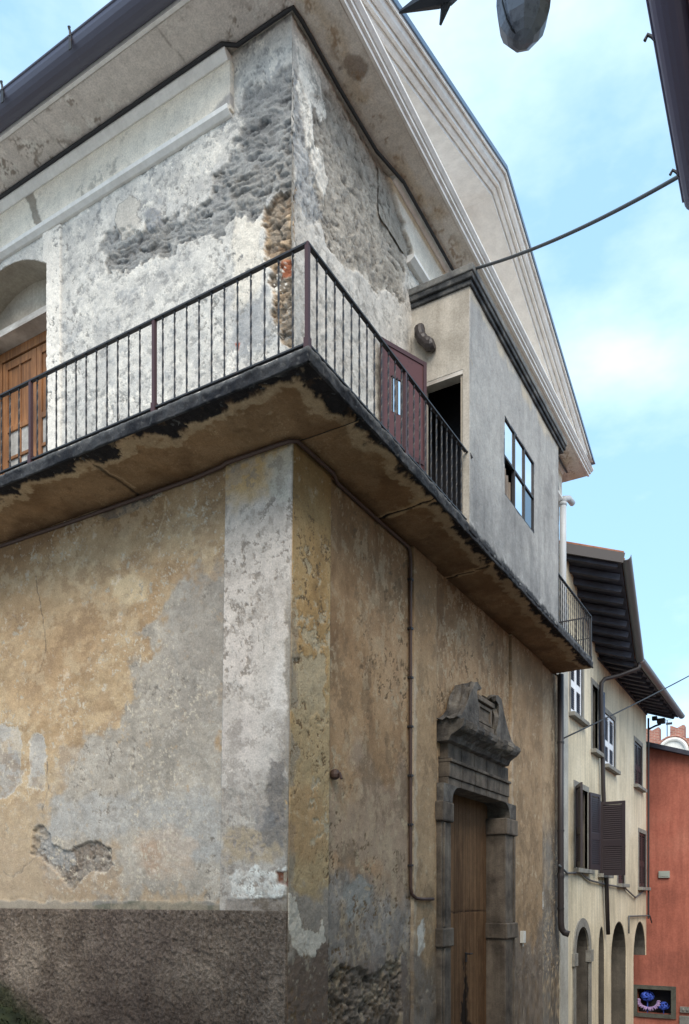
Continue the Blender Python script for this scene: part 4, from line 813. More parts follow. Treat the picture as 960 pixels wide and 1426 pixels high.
# ================================================================== BALCONY CABIN
AX0, AX1, AY, AZT = 2.64, 6.54, -.757, 8.95
cab = thing('balcony_cabin', 'grey cement cabin with a flat mouldy roof built on the balcony against the church', 'cabin', ((AX0+AX1)/2, -.4, SLAB_T))
WX0, WX1, WZ0, WZ1 = 3.90, 5.22, 6.98, 8.02
ck = Skin(span((AX0, AX1, .016)), span((5.985, AZT, .015)), lambda x, y: tuple(on_y(x, y, AY)[[0, 2]]), 16)
ck.base(S(152, 149, 145), S(174, 171, 166), S(164, 161, 157), S(180, 177, 172), scale=1.2)
ck.tint(sstep(.05, .45, fbm(ck.a*6, ck.z*.8, 461, 6)), (.82, .82, .83), .7)
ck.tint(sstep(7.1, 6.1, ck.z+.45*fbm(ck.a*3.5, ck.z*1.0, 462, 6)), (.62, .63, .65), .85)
ck.put(sstep(6.10, 6.02, ck.z+.04*fbm(ck.a*6, ck.z*6, 463, 5)), S(58, 58, 60), .8, .004); ck.specks(sstep(6.3, 6.05, ck.z), S(196, 194, 190), 12, .38, 3, .8)
ck.put(sstep(8.72, 8.9, ck.z+.14*fbm(ck.a*4, ck.z*4, 464, 5)), S(206, 188, 158), op=.5); ck.lumps(np.ones_like(ck.a), .005, 4, 3)
ck.tint(sstep(.12, .0, abs(ck.a-4.56)-.6+.1*fbm(ck.a*7, ck.z, 465, 4))*sstep(6.3, 6.9, ck.z)*sstep(7.0, 6.95, ck.z), (.7, .7, .71), .8)
ck.build('wall', cab, lambda a, z, o: (a, 0*a+AY-o, z), lambda a, z: ~((a > WX0) & (a < WX1) & (z > WZ0) & (z < WZ1)), .02, .01)
part('inner_wall', MT['inner'], cab, lambda m: m.slab_with_holes([(AX0+.02, SLAB_T+.002), (AX1-.02, SLAB_T+.002), (AX1-.02, AZT-.002), (AX0+.02, AZT-.002)], [[(WX0-.006, WZ0-.006), (WX0-.006, WZ1+.006), (WX1+.006, WZ1+.006), (WX1+.006, WZ0-.006)]], lambda a, b: (a, AY+.02, b), (0, .1, 0)))
part('wall', MT['cementside'], cab, lambda m: m.slab_with_holes([(AY+.003, SLAB_T+.002), (-.0, SLAB_T+.002), (-.0, AZT), (AY+.003, AZT)], [[(-.675, SLAB_T+.05), (-.675, 7.93), (-.17, 7.93), (-.17, SLAB_T+.05)]], lambda a, b: (AX0-.004, a, b), (.12, 0, 0)))
part('wall', MT['cement'], cab, lambda m: m.box(AX1-.12, AX1+.003, AY+.12, 0, SLAB_T+.002, AZT))
part('door_lintel', MT['lintelwood'], cab, lambda m: m.box(AX0+.0, AX0+.14, -.68, -.15, 7.88, 7.93))
part('interior', MT['dark'], cab, lambda m: (m.box(3.3, 3.34, -.62, -.02, SLAB_T+.004, 8.93), m.box(6.3, 6.34, -.62, -.02, SLAB_T+.004, 8.93), m.box(AX0+.13, 6.3, -.02, -.006, SLAB_T+.004, 8.93)))
part('roof_slab', MT['mouldy'], cab, lambda m: (m.box(AX0-.06, 6.80, AY-.055, .03, AZT+.002, AZT+.07), m.box(AX0-.03, 6.76, AY-.03, .03, AZT-.06, AZT+.0)), bevel=.01)
part('roof_edge', mat_plaster('grey_roof_edge', S(112, 112, 110), S(76, 76, 78), S(136, 134, 128), 4, 0, 30, .5), cab, lambda m: m.box(AX0-.075, 6.82, AY-.07, .03, AZT+.072, AZT+.155), bevel=.012)
def wfr(m):
    t = .03
    for x in (WX0, WX0+(WX1-WX0)/3, WX0+2*(WX1-WX0)/3, WX1): m.box(x-t/2, x+t/2, AY+.0, AY+.045, WZ0, WZ1)
    for z in (WZ0, (WZ0+WZ1)/2, WZ1): m.box(WX0, WX1, AY+.003, AY+.042, z-t/2, z+t/2)
cw = part('window', MT['iron'], cab, wfr)
third = (WX1-WX0)/3; zm = (WZ0+WZ1)/2
for i, jj in ((0, 1), (1, 1), (2, 1), (1, 0)):
    part('pane', MT['glass'], cw, lambda m: m.box(WX0+i*third+.02, WX0+(i+1)*third-.02, AY+.02, AY+.026, (WZ0 if jj == 0 else zm)+.018, (zm if jj == 0 else WZ1)-.018))
part('pane', MT['darkglass'], cw, lambda m: m.box(WX0+2*third+.02, WX1-.02, AY+.02, AY+.026, WZ0+.018, zm-.018))
part('board', mat_wood('grey_driftwood', S(150, 130, 110), S(84, 70, 60), (14, 14, 2)), cw, lambda m: [m.hull8([(WX0+.05+k*.09, AY+.05, WZ0-.1), (WX0+.13+k*.09, AY+.05, WZ0-.1), (WX0+.13+k*.09, AY+.07, WZ0-.1), (WX0+.05+k*.09, AY+.07, WZ0-.1), (WX0+.02+k*.1, AY+.05, zm-.06-.05*k), (WX0+.10+k*.1, AY+.05, zm-.03-.05*k), (WX0+.10+k*.1, AY+.07, zm-.03-.05*k), (WX0+.02+k*.1, AY+.07, zm-.06-.05*k)]) for k in range(4)])

# maroon sheet-iron door leaf standing ajar beside the cabin
ld = Vector((2.30-1.72, -.30+.07, 0)); th = math.atan2(ld.y, ld.x)
leafd = thing('iron_door', 'maroon sheet iron door with a small barred pane behind the balcony railing', 'door', (1.70, -.07, SLAB_T))
X = Matrix.Translation((1.70, -.07, 0)) @ Matrix.Rotation(th, 4, 'Z'); LW = ld.length+.05
def part_x(name, mat, parent, fn, **k):
    m = MB(); m.X = X; fn(m); return m.build(name, mat, parent, **k)
part_x('leaf', MT['reddoor'], leafd, lambda m: m.slab_with_holes([(0, SLAB_T+.03), (LW, SLAB_T+.03), (LW, 7.95), (0, 7.95)], [[(.14, 7.18), (.14, 7.58), (.42, 7.58), (.42, 7.18)]], lambda a, b: (a, 0, b), (0, .03, 0)))
part_x('frame', MT['ironred'], leafd, lambda m: (m.box(-.02, .03, -.012, -.001, SLAB_T+.02, 7.95), m.box(LW-.03, LW+.02, -.012, -.001, SLAB_T+.02, 7.95), m.box(.03, LW-.03, -.010, -.001, 7.90, 7.95), m.box(.03, LW-.03, -.014, -.001, 6.72, 6.77), m.box(.03, LW-.03, -.010, -.001, SLAB_T+.03, 6.12)))
part_x('pane', MT['glass'], leafd, lambda m: m.box(.13, .43, .012, .018, 7.17, 7.59))
for k in range(4): part_x('window_bar', MT['iron'], leafd, lambda m: m.box(.16+k*.075, .172+k*.075, -.008, .010, 7.17, 7.59))
# elbow of an old stove pipe
tag(part('stovepipe_elbow', MT['pipe'], None, lambda m: m.tube([(2.645, -.13, 8.585), (2.60, -.13, 8.59), (2.585, -.13, 8.57)]+[(2.575, -.135-.008*i*i*.5, 8.54-.035*i) for i in range(6)]+[(2.57, -.26, 8.325), (2.57, -.30, 8.31), (2.57, -.33, 8.315)], [.05, .06, .066]+[.07 if i % 2 else .063 for i in range(6)]+[.07, .078, .06], 12), loc=(2.6, -.14, 8.4)),
    'rusty dark stovepipe elbow sticking out of the cabin wall above its doorway', 'stovepipe')

# ================================================================== PIPES AND CABLES ON THE CHURCH
def tube_obj(name, mat, pts, r, label, cat, n=8, group=None):
    o = part(name, MT[mat], None, lambda m: m.tube(pts, r, n), loc=pts[0], smooth=True); return tag(o, label, cat, group)
def sag(a, b, s, n=24): a, b = Vector(a), Vector(b); return [a.lerp(b, i/n)-Vector((0, 0, s*4*(i/n)*(1-i/n))) for i in range(n+1)]
zc = SLAB_B-.035
cond = [(-.02, 6.4, zc), (-.02, 3, zc-.01), (-.03, 1.2, zc-.01), (-.05, .80, zc), (-.075, .74, zc), (-.075, .1, zc), (-.07, -.02, zc), (-.03, -.085, zc), (.1, -.085, zc-.005), (.62, -.085, zc-.005), (.7, -.06, zc-.01), (.78, -.03, zc-.01), (1.6, -.03, zc-.02), (2.46, -.03, zc-.02), (2.52, -.03, zc-.05), (2.54, -.03, zc-.15)]
cond += [(2.54, -.03, z) for z in (5, 4, 3, 2.2, 1.75)]+[(2.56, -.04, 1.66), (2.62, -.07, 1.61), (2.75, -.075, 1.60), (3.12, -.075, 1.60)]
o = tube_obj('conduit', 'conduit', cond, .021, 'brown iron conduit under the balcony that drops down the street front and hooks sideways', 'pipe')
for z in (5.5, 4.9, 4.3, 3.7, 3.1, 2.5, 2.0): part('clip', MT['iron'], o, lambda m: m.box(2.51, 2.57, -.058, .01, z, z+.025))
cb = [(-.02, 8.0, 9.99), (-.135, 7.9, 10.0), (-.135, 3.0, 10.005), (-.135, .74, 10.0), (-.05, .62, 10.0), (-.045, .05, 10.01), (-.04, -.035, 10.012), (.1, -.05, 10.005), (.8, -.045, 9.99), (1.6, -.06, 9.98), (2.1, -.15, 9.985), (3.6, -.15, 9.98), (4.4, -.15, 9.985), (UE, -.15, 9.985)]
tube_obj('eave_cable', 'cable', cb, .02, 'black cable running along the wall right under the white cornice', 'cable')
e1 = on_y(662, 374, AY-.05); e2 = on_y(957, 239, -3.36)
main = tube_obj('overhead_cable', 'cablegrey', sag(e1, e2, .08), .017, 'thick grey cable crossing the sky from the cabin roof to the opposite gutter', 'cable')
a1 = Vector(on_y(781, 1030, -.12)); far = Vector((16.2, -5.0, 9.1)); dirp = Vector(on_y(960, 935, -1.5))
e3 = a1+(dirp-a1)*2.25
tube_obj('street_wire', 'cable', sag(a1, e3, .12), .016, 'thin black wire rising across the street from the dark drainpipe', 'cable')
# dark drainpipe at the street end of the church
dp = thing('drainpipe', 'dark sheet metal drainpipe at the far end of the church front', 'drainpipe', (9.05, -.1, 0))
part('pipe', MT['pipe'], dp, lambda m: m.tube([(9.05, -.12, 5.93), (9.05, -.12, 3), (9.07, -.12, 1.15), (9.09, -.13, 1.02), (9.13, -.17, .95), (9.15, -.26, .92)], .062, 12), smooth=True)
for z in (4.6, 2.9, 1.4): part('bracket', MT['iron'], dp, lambda m: m.lathe((9.055, -.12, z), [(.07, 0), (.07, .035)], 12))
part('joint_collar', MT['pipe'], dp, lambda m: m.lathe((9.06, -.12, 2.0), [(.068, 0), (.072, .05), (.068, .1)], 12))
wp = thing('drainpipe', 'pale drainpipe with a side elbow on the upper wall beyond the grey cabin', 'drainpipe', (9.25, -.1, 6.1))
part('pipe', MT['pipewhite'], wp, lambda m: m.tube([(9.3, -.10, 6.1), (9.3, -.10, 8.6), (9.3, -.10, 9.35)], .065, 12), smooth=True)
part('elbow', MT['pipewhite'], wp, lambda m: (m.tube([(9.3, -.10, 9.36), (9.32, -.12, 9.44), (9.42, -.18, 9.47), (9.62, -.2, 9.46)], .06, 12), m.lathe((9.3, -.10, 9.30), [(.075, 0), (.075, .06)], 12)), smooth=True)
tube_obj('loose_cable', 'cablegrey', [(8.95, -.03, 9.98), (9.05, -.05, 9.8), (9.1, -.06, 9.5), (9.0, -.05, 9.2), (9.08, -.05, 8.0), (9.05, -.05, 6.8), (9.1, -.05, 6.1)], .018, 'loose grey cable hanging beside the pale upper drainpipe', 'cable')
tag(part('meter_box', MT['plastic'], None, lambda m: (m.box(6.78, 6.90, -.11, -.045, .86, 1.06), m.box(6.80, 6.88, -.115, -.11, .9, 1.02), m.tube([(6.84, -.08, .86), (6.84, -.08, .80)], .012, 6)), loc=(6.84, -.08, .86), bevel=.006), 'small white doorbell box on the wall right of the stone portal', 'box')
tag(part('rusty_bolt', MT['conduit'], None, lambda m: (m.lathe((.74, -.03, 2.88), [(.02, -.05), (.05, -.03), (.055, .0), (.045, .04), (.02, .055)], 9), m.tube([(.74, .02, 2.88), (.74, -.09, 2.89), (.74, -.11, 2.83)], .016, 6)), loc=(.74, 0, 2.88)), 'rusty iron bolt stuck in the ochre wall beside the corner pilaster', 'bolt')

# ================================================================== YELLOW HOUSE
yel = thing('yellow_house', 'pale yellow house with dark boarded eaves, shuttered windows and street arches', 'house', (14.3, 0, -1))
Y0, Y1 = UE+.012, 19.2
def arc(xa, xb, zb, zs, zt, n=14, pt=1.0):
    c = (xa+xb)/2; h = (xb-xa)/2
    return [(xa, zb)]+[(c-h*math.cos(PI*k/n), zs+(zt-zs)*math.sin(PI*k/n)**pt) for k in range(n+1)]+[(xb, zb)]
def rect(xa, xb, za, zb): return [(xa, za), (xa, zb), (xb, zb), (xb, za)]
ARCH = [arc(10.62, 11.8, -1.75, .35, 1.0, pt=.8), arc(12.8, 13.45, -2.1, .1, .95, pt=.8), arc(14.2, 16.1, -2.6, .1, 1.02), arc(17.15, 19.1, -3.0, -.1, .95)]
WIN = [rect(10.25, 11.25, 5.45, 6.95), rect(12.16, 12.72, 5.0, 6.5), rect(13.45, 14.6, 4.85, 6.12), rect(17.3, 18.45, 4.85, 6.1), rect(10.62, 11.72, 2.25, 3.98), rect(12.85, 13.75, 2.2, 3.8), rect(15.0, 15.8, 2.0, 3.7), rect(17.95, 19.1, 1.95, 3.55)]
part('wall', MT['yellow'], yel, lambda m: m.slab_with_holes([(Y0, -4.2), (17.15, -4.2)]+ARCH[3][1:-1]+[(Y1, -.1), (Y1, 7.5), (12.75, 7.5), (9.8, 8.62), (Y0, 8.62)], ARCH[:3]+WIN, lambda a, b: (a, 0.0, b), (0, .42, 0)))
part('wall', MT['yellow'], yel, lambda m: (m.box(Y1-.42, Y1-.003, .42, 8, 1.2, 7.5)))
part('wall', MT['dark'], yel, lambda m: (m.box(Y0+.3, 16.6, 1.9, 2.0, -4.2, 7.4), m.box(Y0+.3, 19.0, .43, 1.9, 1.22, 1.4), m.box(16.45, 16.7, .43, 1.9, -4.2, 1.21)))
part('quoin_strip', MT['palestrip'], yel, lambda m: m.box(Y0+.0, 10.0, -.022, -.002, -4.2, 7.6))
def louvre_leaf(m, w_, h, slats, t=.04, fw=.07, mid=True):
    m.box(0, fw, 0, t, 0, h); m.box(w_-fw, w_, 0, t, 0, h); m.box(fw, w_-fw, .003, t, 0, fw*1.3+.03); m.box(fw, w_-fw, 0, t, h-fw, h)
    zz = h*.42
    if mid: m.box(fw, w_-fw, .003, t, zz-.05, zz+fw+.03)
    return fw, zz
def louvres(m, w_, h, fw, zz, t=.04, pitch=.048):
    z = fw*1.3+.01
    while z < h-fw-.05:
        if not (zz-.03 < z < zz+fw): m.hull8([(fw-.004, .004, z), (w_-fw+.004, .004, z), (w_-fw+.004, t-.008, z+.046), (fw-.004, t-.008, z+.046), (fw-.004, .004, z+.008), (w_-fw+.004, .004, z+.008), (w_-fw+.004, t-.008, z+.056), (fw-.004, t-.008, z+.056)])
        z += pitch
def shutter_leaf(parent, origin, ang, w_, h, frame_mat, slat_mat, name='shutter', label=None):
    Xm = Matrix.Translation(origin) @ Matrix.Rotation(ang, 4, 'Z')
    m = MB(); m.X = Xm; fw, zz = louvre_leaf(m, w_, h, 0); o = m.build(name, MT[frame_mat], parent)
    m = MB(); m.X = Xm; louvres(m, w_, h, fw, zz); m.build('louvres', MT[slat_mat], o)
    if label: o['label'] = label
    return o
def window(r, kind):
    xa, xb, za, zb = r[0][0], r[2][0], r[0][1], r[1][1]
    o = part('window', MT['sill'], yel, lambda m: (m.box(xa-.12, xa, -.014, .06, za, zb+.12), m.box(xb, xb+.12, -.014, .06, za, zb+.12), m.box(xa, xb, -.014, .06, zb, zb+.12)))
    part('sill', MT['sill'], o, lambda m: m.box(xa-.14, xb+.14, -.13, .2, za-.09, za), bevel=.008)
    hw = (xb-xa)/2
    if kind in ('open', 'plain'): part('reveal', MT['sootyreveal'], o, lambda m: (m.box(xb-.03, xb-.002, .061, .42, za+.002, zb-.002), m.box(xa, xb-.031, .061, .42, zb-.03, zb-.002)))
    if kind in ('white', 'maroon'):
        for q in (0, 1):
            Xm = Matrix.Translation((xa+q*hw+.005, .02, za+.005)); m = MB(); m.X = Xm; fw, zz = louvre_leaf(m, hw-.01, zb-za-.01, 0); lf = m.build('shutter', MT['white' if kind == 'white' else 'shutter'], o)
            m = MB(); m.X = Xm; louvres(m, hw-.01, zb-za-.01, fw, zz); m.build('louvres', MT['shutterblue' if kind == 'white' else 'shutter'], lf)
    else:
        part('window_frame', MT['white'], o, lambda m: (m.box(xa, xa+.06, .2, .26, za, zb), m.box(xb-.06, xb, .2, .26, za, zb), m.box(xa, xb, .2, .26, zb-.07, zb), m.box((xa+xb)/2-.03, (xa+xb)/2+.03, .2, .26, za, zb)) if kind != 'open' else (m.box(xa, xa+.05, .22, .26, za, zb), m.box(xb-.05, xb, .22, .26, za, zb)))
        part('pane', MT['darkglass'], o, lambda m: m.box(xa+.02, xb-.02, .235, .245, za+.02, zb-.02))
        part('curtain', MT['curtain'], o, lambda m: m.box(xa+.05, (xa+xb)/2, .3, .305, za+.05, zb-.1))
    return o
wk = ['white', 'plain', 'white', 'maroon', 'open', 'plain', 'maroon', 'maroon']
wins = [window(r, k) for r, k in zip(WIN, wk)]
shutter_leaf(wins[4], (10.60, -.02, 2.26), PI+.42, .56, 1.72, 'shutter', 'shutter'); shutter_leaf(wins[4], (11.76, -.06, 2.26), -.18, .56, 1.72, 'shutter', 'shutter')
shutter_leaf(wins[5], (12.78, -.03, 2.15), -PI/2-.05, .58, 1.72, 'shutter', 'shutter', label='maroon shutter leaf swung straight out over the street')
shutter_leaf(wins[1], (12.74, -.03, 5.02), -.25, .3, 1.46, 'shutterblue', 'shutterblue')
# arches: stone surrounds, doors behind
def ring(m, outl, wd, d0, d1):
    c = sum(p[0] for p in outl)/len(outl); zc_ = outl[0][1]
    o2 = []
    hw = (outl[-1][0]-outl[0][0])/2; zt = max(p[1] for p in outl)
    for x, z in outl:
        kx = (hw+wd)/hw; o2.append((c+(x-c)*kx, z if z <= zc_ else z+wd*max(0, (z-(zt-hw))/hw)*.95))
    for i in range(len(outl)-1):
        a, b, a2, b2 = outl[i], outl[i+1], o2[i], o2[i+1]
        m.hull8([(a[0], d0, a[1]), (b[0], d0, b[1]), (b2[0], d0, b2[1]), (a2[0], d0, a2[1]), (a[0], d1, a[1]), (b[0], d1, b[1]), (b2[0], d1, b2[1]), (a2[0], d1, a2[1])])
ad = part('street_door', MT['sill'], yel, lambda m: (ring(m, ARCH[0], .2, -.03, .1), m.box(10.36, 10.66, -.06, .05, .20, .46), m.box(11.76, 12.06, -.06, .05, .20, .46)))
part('leaf', mat_wood('dark_red_wood', S(84, 44, 38), S(52, 28, 24), (20, 20, 2)), ad, lambda m: m.box(10.6, 11.82, .3, .36, -2.2, .36))
part('fanlight', MT['iron'], ad, lambda m: (m.box(10.6, 11.82, .28, .34, .36, .42), [m.tube([(11.21, .31, .4), (11.21+.58*math.cos(t), .31, .4+.58*math.sin(t))], .012, 6) for t in (.5, 1.05, 1.57, 2.1, 2.64)], m.tube([(11.21+.3*math.cos(t*.2), .31, .4+.3*math.sin(t*.2)) for t in range(16)], .012, 6)))
for A_ in ARCH[:3]+[ARCH[3][1:-1]]: part('arch_lining', MT['sootyreveal'], yel, lambda m: ring(m, A_, -.03, .012, .424))
an = part('street_window', MT['iron'], yel, lambda m: (m.box(12.78, 13.47, .12, .17, .02, .08), [m.box(12.8+.1*k, 12.815+.1*k, .13, .16, .08, .7) for k in range(1, 7)]))
part('pane', MT['darkglass'], an, lambda m: m.box(12.78, 13.47, .2, .21, -2.3, .98))
# roofs
def eave(m_b, m_r, i0, i1, o0, o1, n, th=.05):
    i0, i1, o0, o1 = map(Vector, (i0, i1, o0, o1))
    up = Vector((0, 0, th)); m_b.hull8([i0, i1, o1, o0, i0+up, i1+up, o1+up, o0+up])
    for k in range(n):
        t = (k+.3)/n; a = i0.lerp(i1, t)-Vector((0, 0, .062)); b = o0.lerp(o1, t)-Vector((0, 0, .062)); b = a.lerp(b, .93); m_r.bar(a, b, .11, .12)
up_i0, up_i1, up_o0, up_o1 = (9.75, .06, 8.66), (12.72, .06, 7.36), (10.28, -1.0, 8.42), (13.0, -.78, 7.12)
lo_i0, lo_i1, lo_o0, lo_o1 = (12.74, .06, 7.36), (19.6, .06, 7.42), (13.0, -.79, 7.11), (20.0, -.80, 7.18)
mb, mr = MB(), MB(); eave(mb, mr, up_i0, up_i1, up_o0, up_o1, 9); eave(mb, mr, lo_i0, lo_i1, lo_o0, lo_o1, 13)
rf = mb.build('roof', MT['boards'], yel); mr.build('rafters', MT['rafter'], rf)
def tiles(m):
    for (i0, i1, o0, o1) in ((up_i0, up_i1, up_o0, up_o1), (lo_i0, lo_i1, lo_o0, lo_o1)):
        i0, i1, o0, o1 = map(Vector, (i0, i1, o0, o1)); n = 34; back = Vector((0, 5.0, 1.5)); u = Vector((0, 0, .055))
        m.hull8([i0+u, i1+u, o1+u, o0+u, i0+u*1.6, i1+u*1.6, o1+u*1.6, o0+u*1.6]); m.hull8([i0+back, i1+back, i1+u, i0+u, i0+back+u, i1+back+u, i1+u*1.6, i0+u*1.6])
        for k in range(n):
            t = (k+.5)/n; a = o0.lerp(o1, t)+u*2.5; b = i0.lerp(i1, t)+u*2.5; m.tube([a+(a-b)*.03, b, b+back], .07, 6)
part('tiles', MT['tile'], rf, tiles)
part('fascia', MT['pipe'], yel, lambda m: (m.bar((9.72, .02, 8.66), (10.26, -1.06, 8.42), .05, .20),))
yg = part('gutter', MT['guttergrey'], yel, lambda m: (half_gutter(m, Vector(up_o0)+Vector((.02, -.10, .06)), Vector(up_o1)+Vector((.05, -.10, .05)), .095), half_gutter(m, Vector(lo_o0)+Vector((.06, -.10, .05)), Vector(lo_o1)+Vector((.0, -.10, .05)), .095)))
part('frieze_board', MT['rafter'], yel, lambda m: m.bar((12.7, -.02, 7.22), (19.2, -.02, 7.22), .03, .05))
dsp = thing('drainpipe', 'brown drainpipe swan-necking from the boarded eaves down the yellow house', 'drainpipe', (12.95, -.1, 1))
part('pipe', MT['pipe'], dsp, lambda m: m.tube([(13.1, -.86, 7.08), (13.09, -.84, 6.96), (12.95, -.45, 6.82), (12.72, -.16, 6.72), (12.66, -.10, 6.62), (12.66, -.09, 6.4), (12.9, -.09, 4.2), (13.2, -.09, 2.2), (13.42, -.09, .75)], .05, 10), smooth=True)
for z in (5.4, 3.5): part('bracket', MT['iron'], dsp, lambda m: m.lathe((12.66+(6.4-z)*.115, -.09, z), [(.06, 0), (.06, .04)], 10))
fc = [on_y(779, 1205, -.15), on_y(790, 1216, -.05), on_y(808, 1215, -.05), on_y(822, 1226, -.05), on_y(845, 1232, -.05), on_y(870, 1236, -.05), on_y(885, 1250, -.05), on_y(900, 1238, -.05), on_y(905, 1240, -.05)]
tube_obj('facade_cable', 'cablegrey', [tuple(p) for p in fc], .022, 'grey cable draped along the yellow house front under its lower windows', 'cable')
fc = [on_y(876, 1300, -.05), on_y(876, 1276, -.05), on_y(905, 1275, -.05), on_y(908, 1285, -.05)]
tube_obj('facade_cable', 'cablegrey', [tuple(p) for p in fc], .022, 'short grey cable bracket beside the last arch of the yellow house', 'cable')
tag(part('corner_pipe', MT['cable'], None, lambda m: m.tube([(19.22, -.06, 7.1), (19.22, -.06, 1.0)], .03, 6), loc=(19.22, -.06, 1)), 'thin black pipe on the corner between the yellow and red houses', 'pipe')
tag(part('floodlight', MT['cable'], None, lambda m: (m.tube([(19.2, -.05, 6.75), (19.25, -.25, 6.85), (19.3, -.4, 6.9)], .03, 6), m.box(19.2, 19.42, -.52, -.3, 6.92, 7.06), m.box(19.2, 19.36, -.3, -.16, 7.03, 7.14)), loc=(19.2, -.05, 6.75)), 'small black floodlight on a bracket under the yellow eaves end', 'lamp')

# ================================================================== RED HOUSE AT THE END
red = thing('red_house', 'terracotta red house front closing the end of the street', 'house', (20.2, -1, -3))
def rz(y): return 6.33+.33*(y-.0)
HW = rect(-.60, .40, -1.98, -1.22)
part('wall', MT['red'], red, lambda m: m.slab_with_holes([(-9, -5), (4, -5), (4, rz(4)), (-9, rz(-9))], [HW], lambda a, b: (20.0, a, b), (.4, 0, 0)))
part('side_wall', MT['red'], red, lambda m: m.box(20.4, 27, -8.95, 3.95, -5, rz(-9)-.05))
part('roof', MT['boards'], red, lambda m: m.hull8([(19.72, -9.2, rz(-9.2)+.003), (19.72, 4.2, rz(4.2)+.003), (27, 4.2, rz(4.2)+.003), (27, -9.2, rz(-9.2)+.003), (19.72, -9.2, rz(-9.2)+.14), (19.72, 4.2, rz(4.2)+.14), (27, 4.2, rz(4.2)+.14), (27, -9.2, rz(-9.2)+.14)]))
wn = part('window', MT['greyframe'], red, lambda m: (m.box(19.955, 20.06, -.74, -.60, -2.1, -1.1), m.box(19.955, 20.06, .40, .54, -2.1, -1.1), m.box(19.955, 20.06, -.60, .40, -1.22, -1.1), m.box(19.94, 20.06, -.60, .40, -2.1, -1.98)))
part('recess', MT['dark'], wn, lambda m: (m.box(20.34, 20.38, -.60, .40, -1.98, -1.22), m.box(20.06, 20.34, -.60, .40, -1.99, -1.981)))
part('stone_relief', MT['sill'], red, lambda m: (m.box(19.93, 19.998, -1.5, -.86, -1.88, -1.70), m.box(19.94, 19.998, -1.3, -.84, -2.3, -1.98), [m.lathe((19.94, -.95-.12*k, -1.79), [(.03, -.05), (.05, 0), (.03, .05)], 8) for k in range(5)]), bevel=.01)
tag(part('wall_plate', MT['greybox'], None, lambda m: (m.box(19.93, 19.998, -.56, -.24, 2.26, 2.47), m.box(19.92, 19.93, -.52, -.28, 2.30, 2.43)), loc=(20, -.4, 2.36), bevel=.01), 'pale grey rectangular plate mounted on the red house wall', 'sign')
def pompon(c, r, n, label):
    m = MB(); rnd = random.Random(n)
    for k in range(n):
        t = rnd.random()*2*PI; q = rnd.uniform(-1, 1); s_ = math.sqrt(1-q*q); d = Vector((s_*math.cos(t), s_*math.sin(t), q*.8)); p = Vector(c)+d*r*rnd.uniform(.75, 1)
        a = d.cross(Vector((0, 0, 1))).normalized()*r*.22; b = d.cross(a).normalized()*r*.22; o_ = d*r*.1
        m.hull8([p-a*.2-b, p+a*.2-b, p+a+b*.2, p-a+b*.2, p-b+o_, p+a*.3-b*.2+o_, p+a*.6+b*.4+o_, p-a*.6+b*.4+o_])
    m.tube([Vector(c)-Vector((0, 0, r*.6)), Vector((c[0], c[1], -1.985))], r*.1, 6)
    tag(m.build('hydrangea', MT['bluepetal'], None, loc=(c[0], c[1], -1.98)), label, 'flower', 'blue blooms in the dark window of the red house')
pompon((20.16, .12, -1.46), .2, 150, 'larger blue bloom above the lilac wreath in the red house window'); pompon((20.14, -.36, -1.74), .155, 110, 'smaller blue bloom at the right of the red house window')
m = MB(); rnd = random.Random(3)
for k in range(26):
    t = PI*.95+k/25*PI*1.15; c = Vector((20.08, .08+.27*math.cos(t), -1.62+.2*math.sin(t))); d = Vector((rnd.uniform(-.3, .1), math.cos(t)+rnd.uniform(-.6, .6), math.sin(t)+rnd.uniform(-.6, .6))).normalized()*.1
    m.tube([c, c+d*.5, c+d], [.02, .024, .006], 6)
m.tube([(20.1, .08+.26*math.cos(PI*.95+k*.2), -1.62+.19*math.sin(PI*.95+k*.2)) for k in range(19)], .02, 6)
tag(m.build('wreath', MT['lilac'], None, loc=(20.1, .08, -1.98)), 'lilac twig wreath under the larger blue bloom in the window', 'wreath')

# ================================================================== BRICK CASTLE FAR BEHIND
tw = thing('brick_castle', 'far red brick building with swallow-tailed battlements and a white arched niche', 'castle', (45, 2.6, -6))
edge = []; y = 8.6
while y > -7:      # merlons 1.0 wide, gaps .62
    edge += [(y, 11.25), (y, 12.05), (y-.10, 12.05), (y-.40, 11.90), (y-.70, 12.05), (y-.80, 12.05), (y-.80, 11.25)]; y -= 1.42
part('wall', MT['brick'], tw, lambda m: m.slab_with_holes([(9, -6), (9, 11.25)]+edge+[(-7, 11.25), (-7, -6)], [], lambda a, b: (45, a, b), (.8, 0, 0)))
part('keep', MT['brick'], tw, lambda m: m.box(45.8, 54, -6.9, 8.9, -6, 10.6))
nc = part('niche', MT['whitestone'], tw, lambda m: (m.tube([(44.95, 2.75+.78*math.cos(PI*k/20), 10.45+.78*math.sin(PI*k/20)) for k in range(21)], .12, 8), m.prism([(44.97, 2.75+.75*math.cos(PI*k/20), 10.45+.75*math.sin(PI*k/20)) for k in range(21)], (.03, 0, 0)), m.box(44.9, 45, 1.9, 3.6, 10.2, 10.44)))
part('hood', MT['brick'], nc, lambda m: m.tube([(44.96, 2.75+.97*math.cos(PI*k/20), 10.45+.97*math.sin(PI*k/20)) for k in range(21)], .07, 6))
vn = thing('weather_vane', 'thin weather vane standing on the brick battlements', 'weather vane', (45.4, 3.18, 11.2))
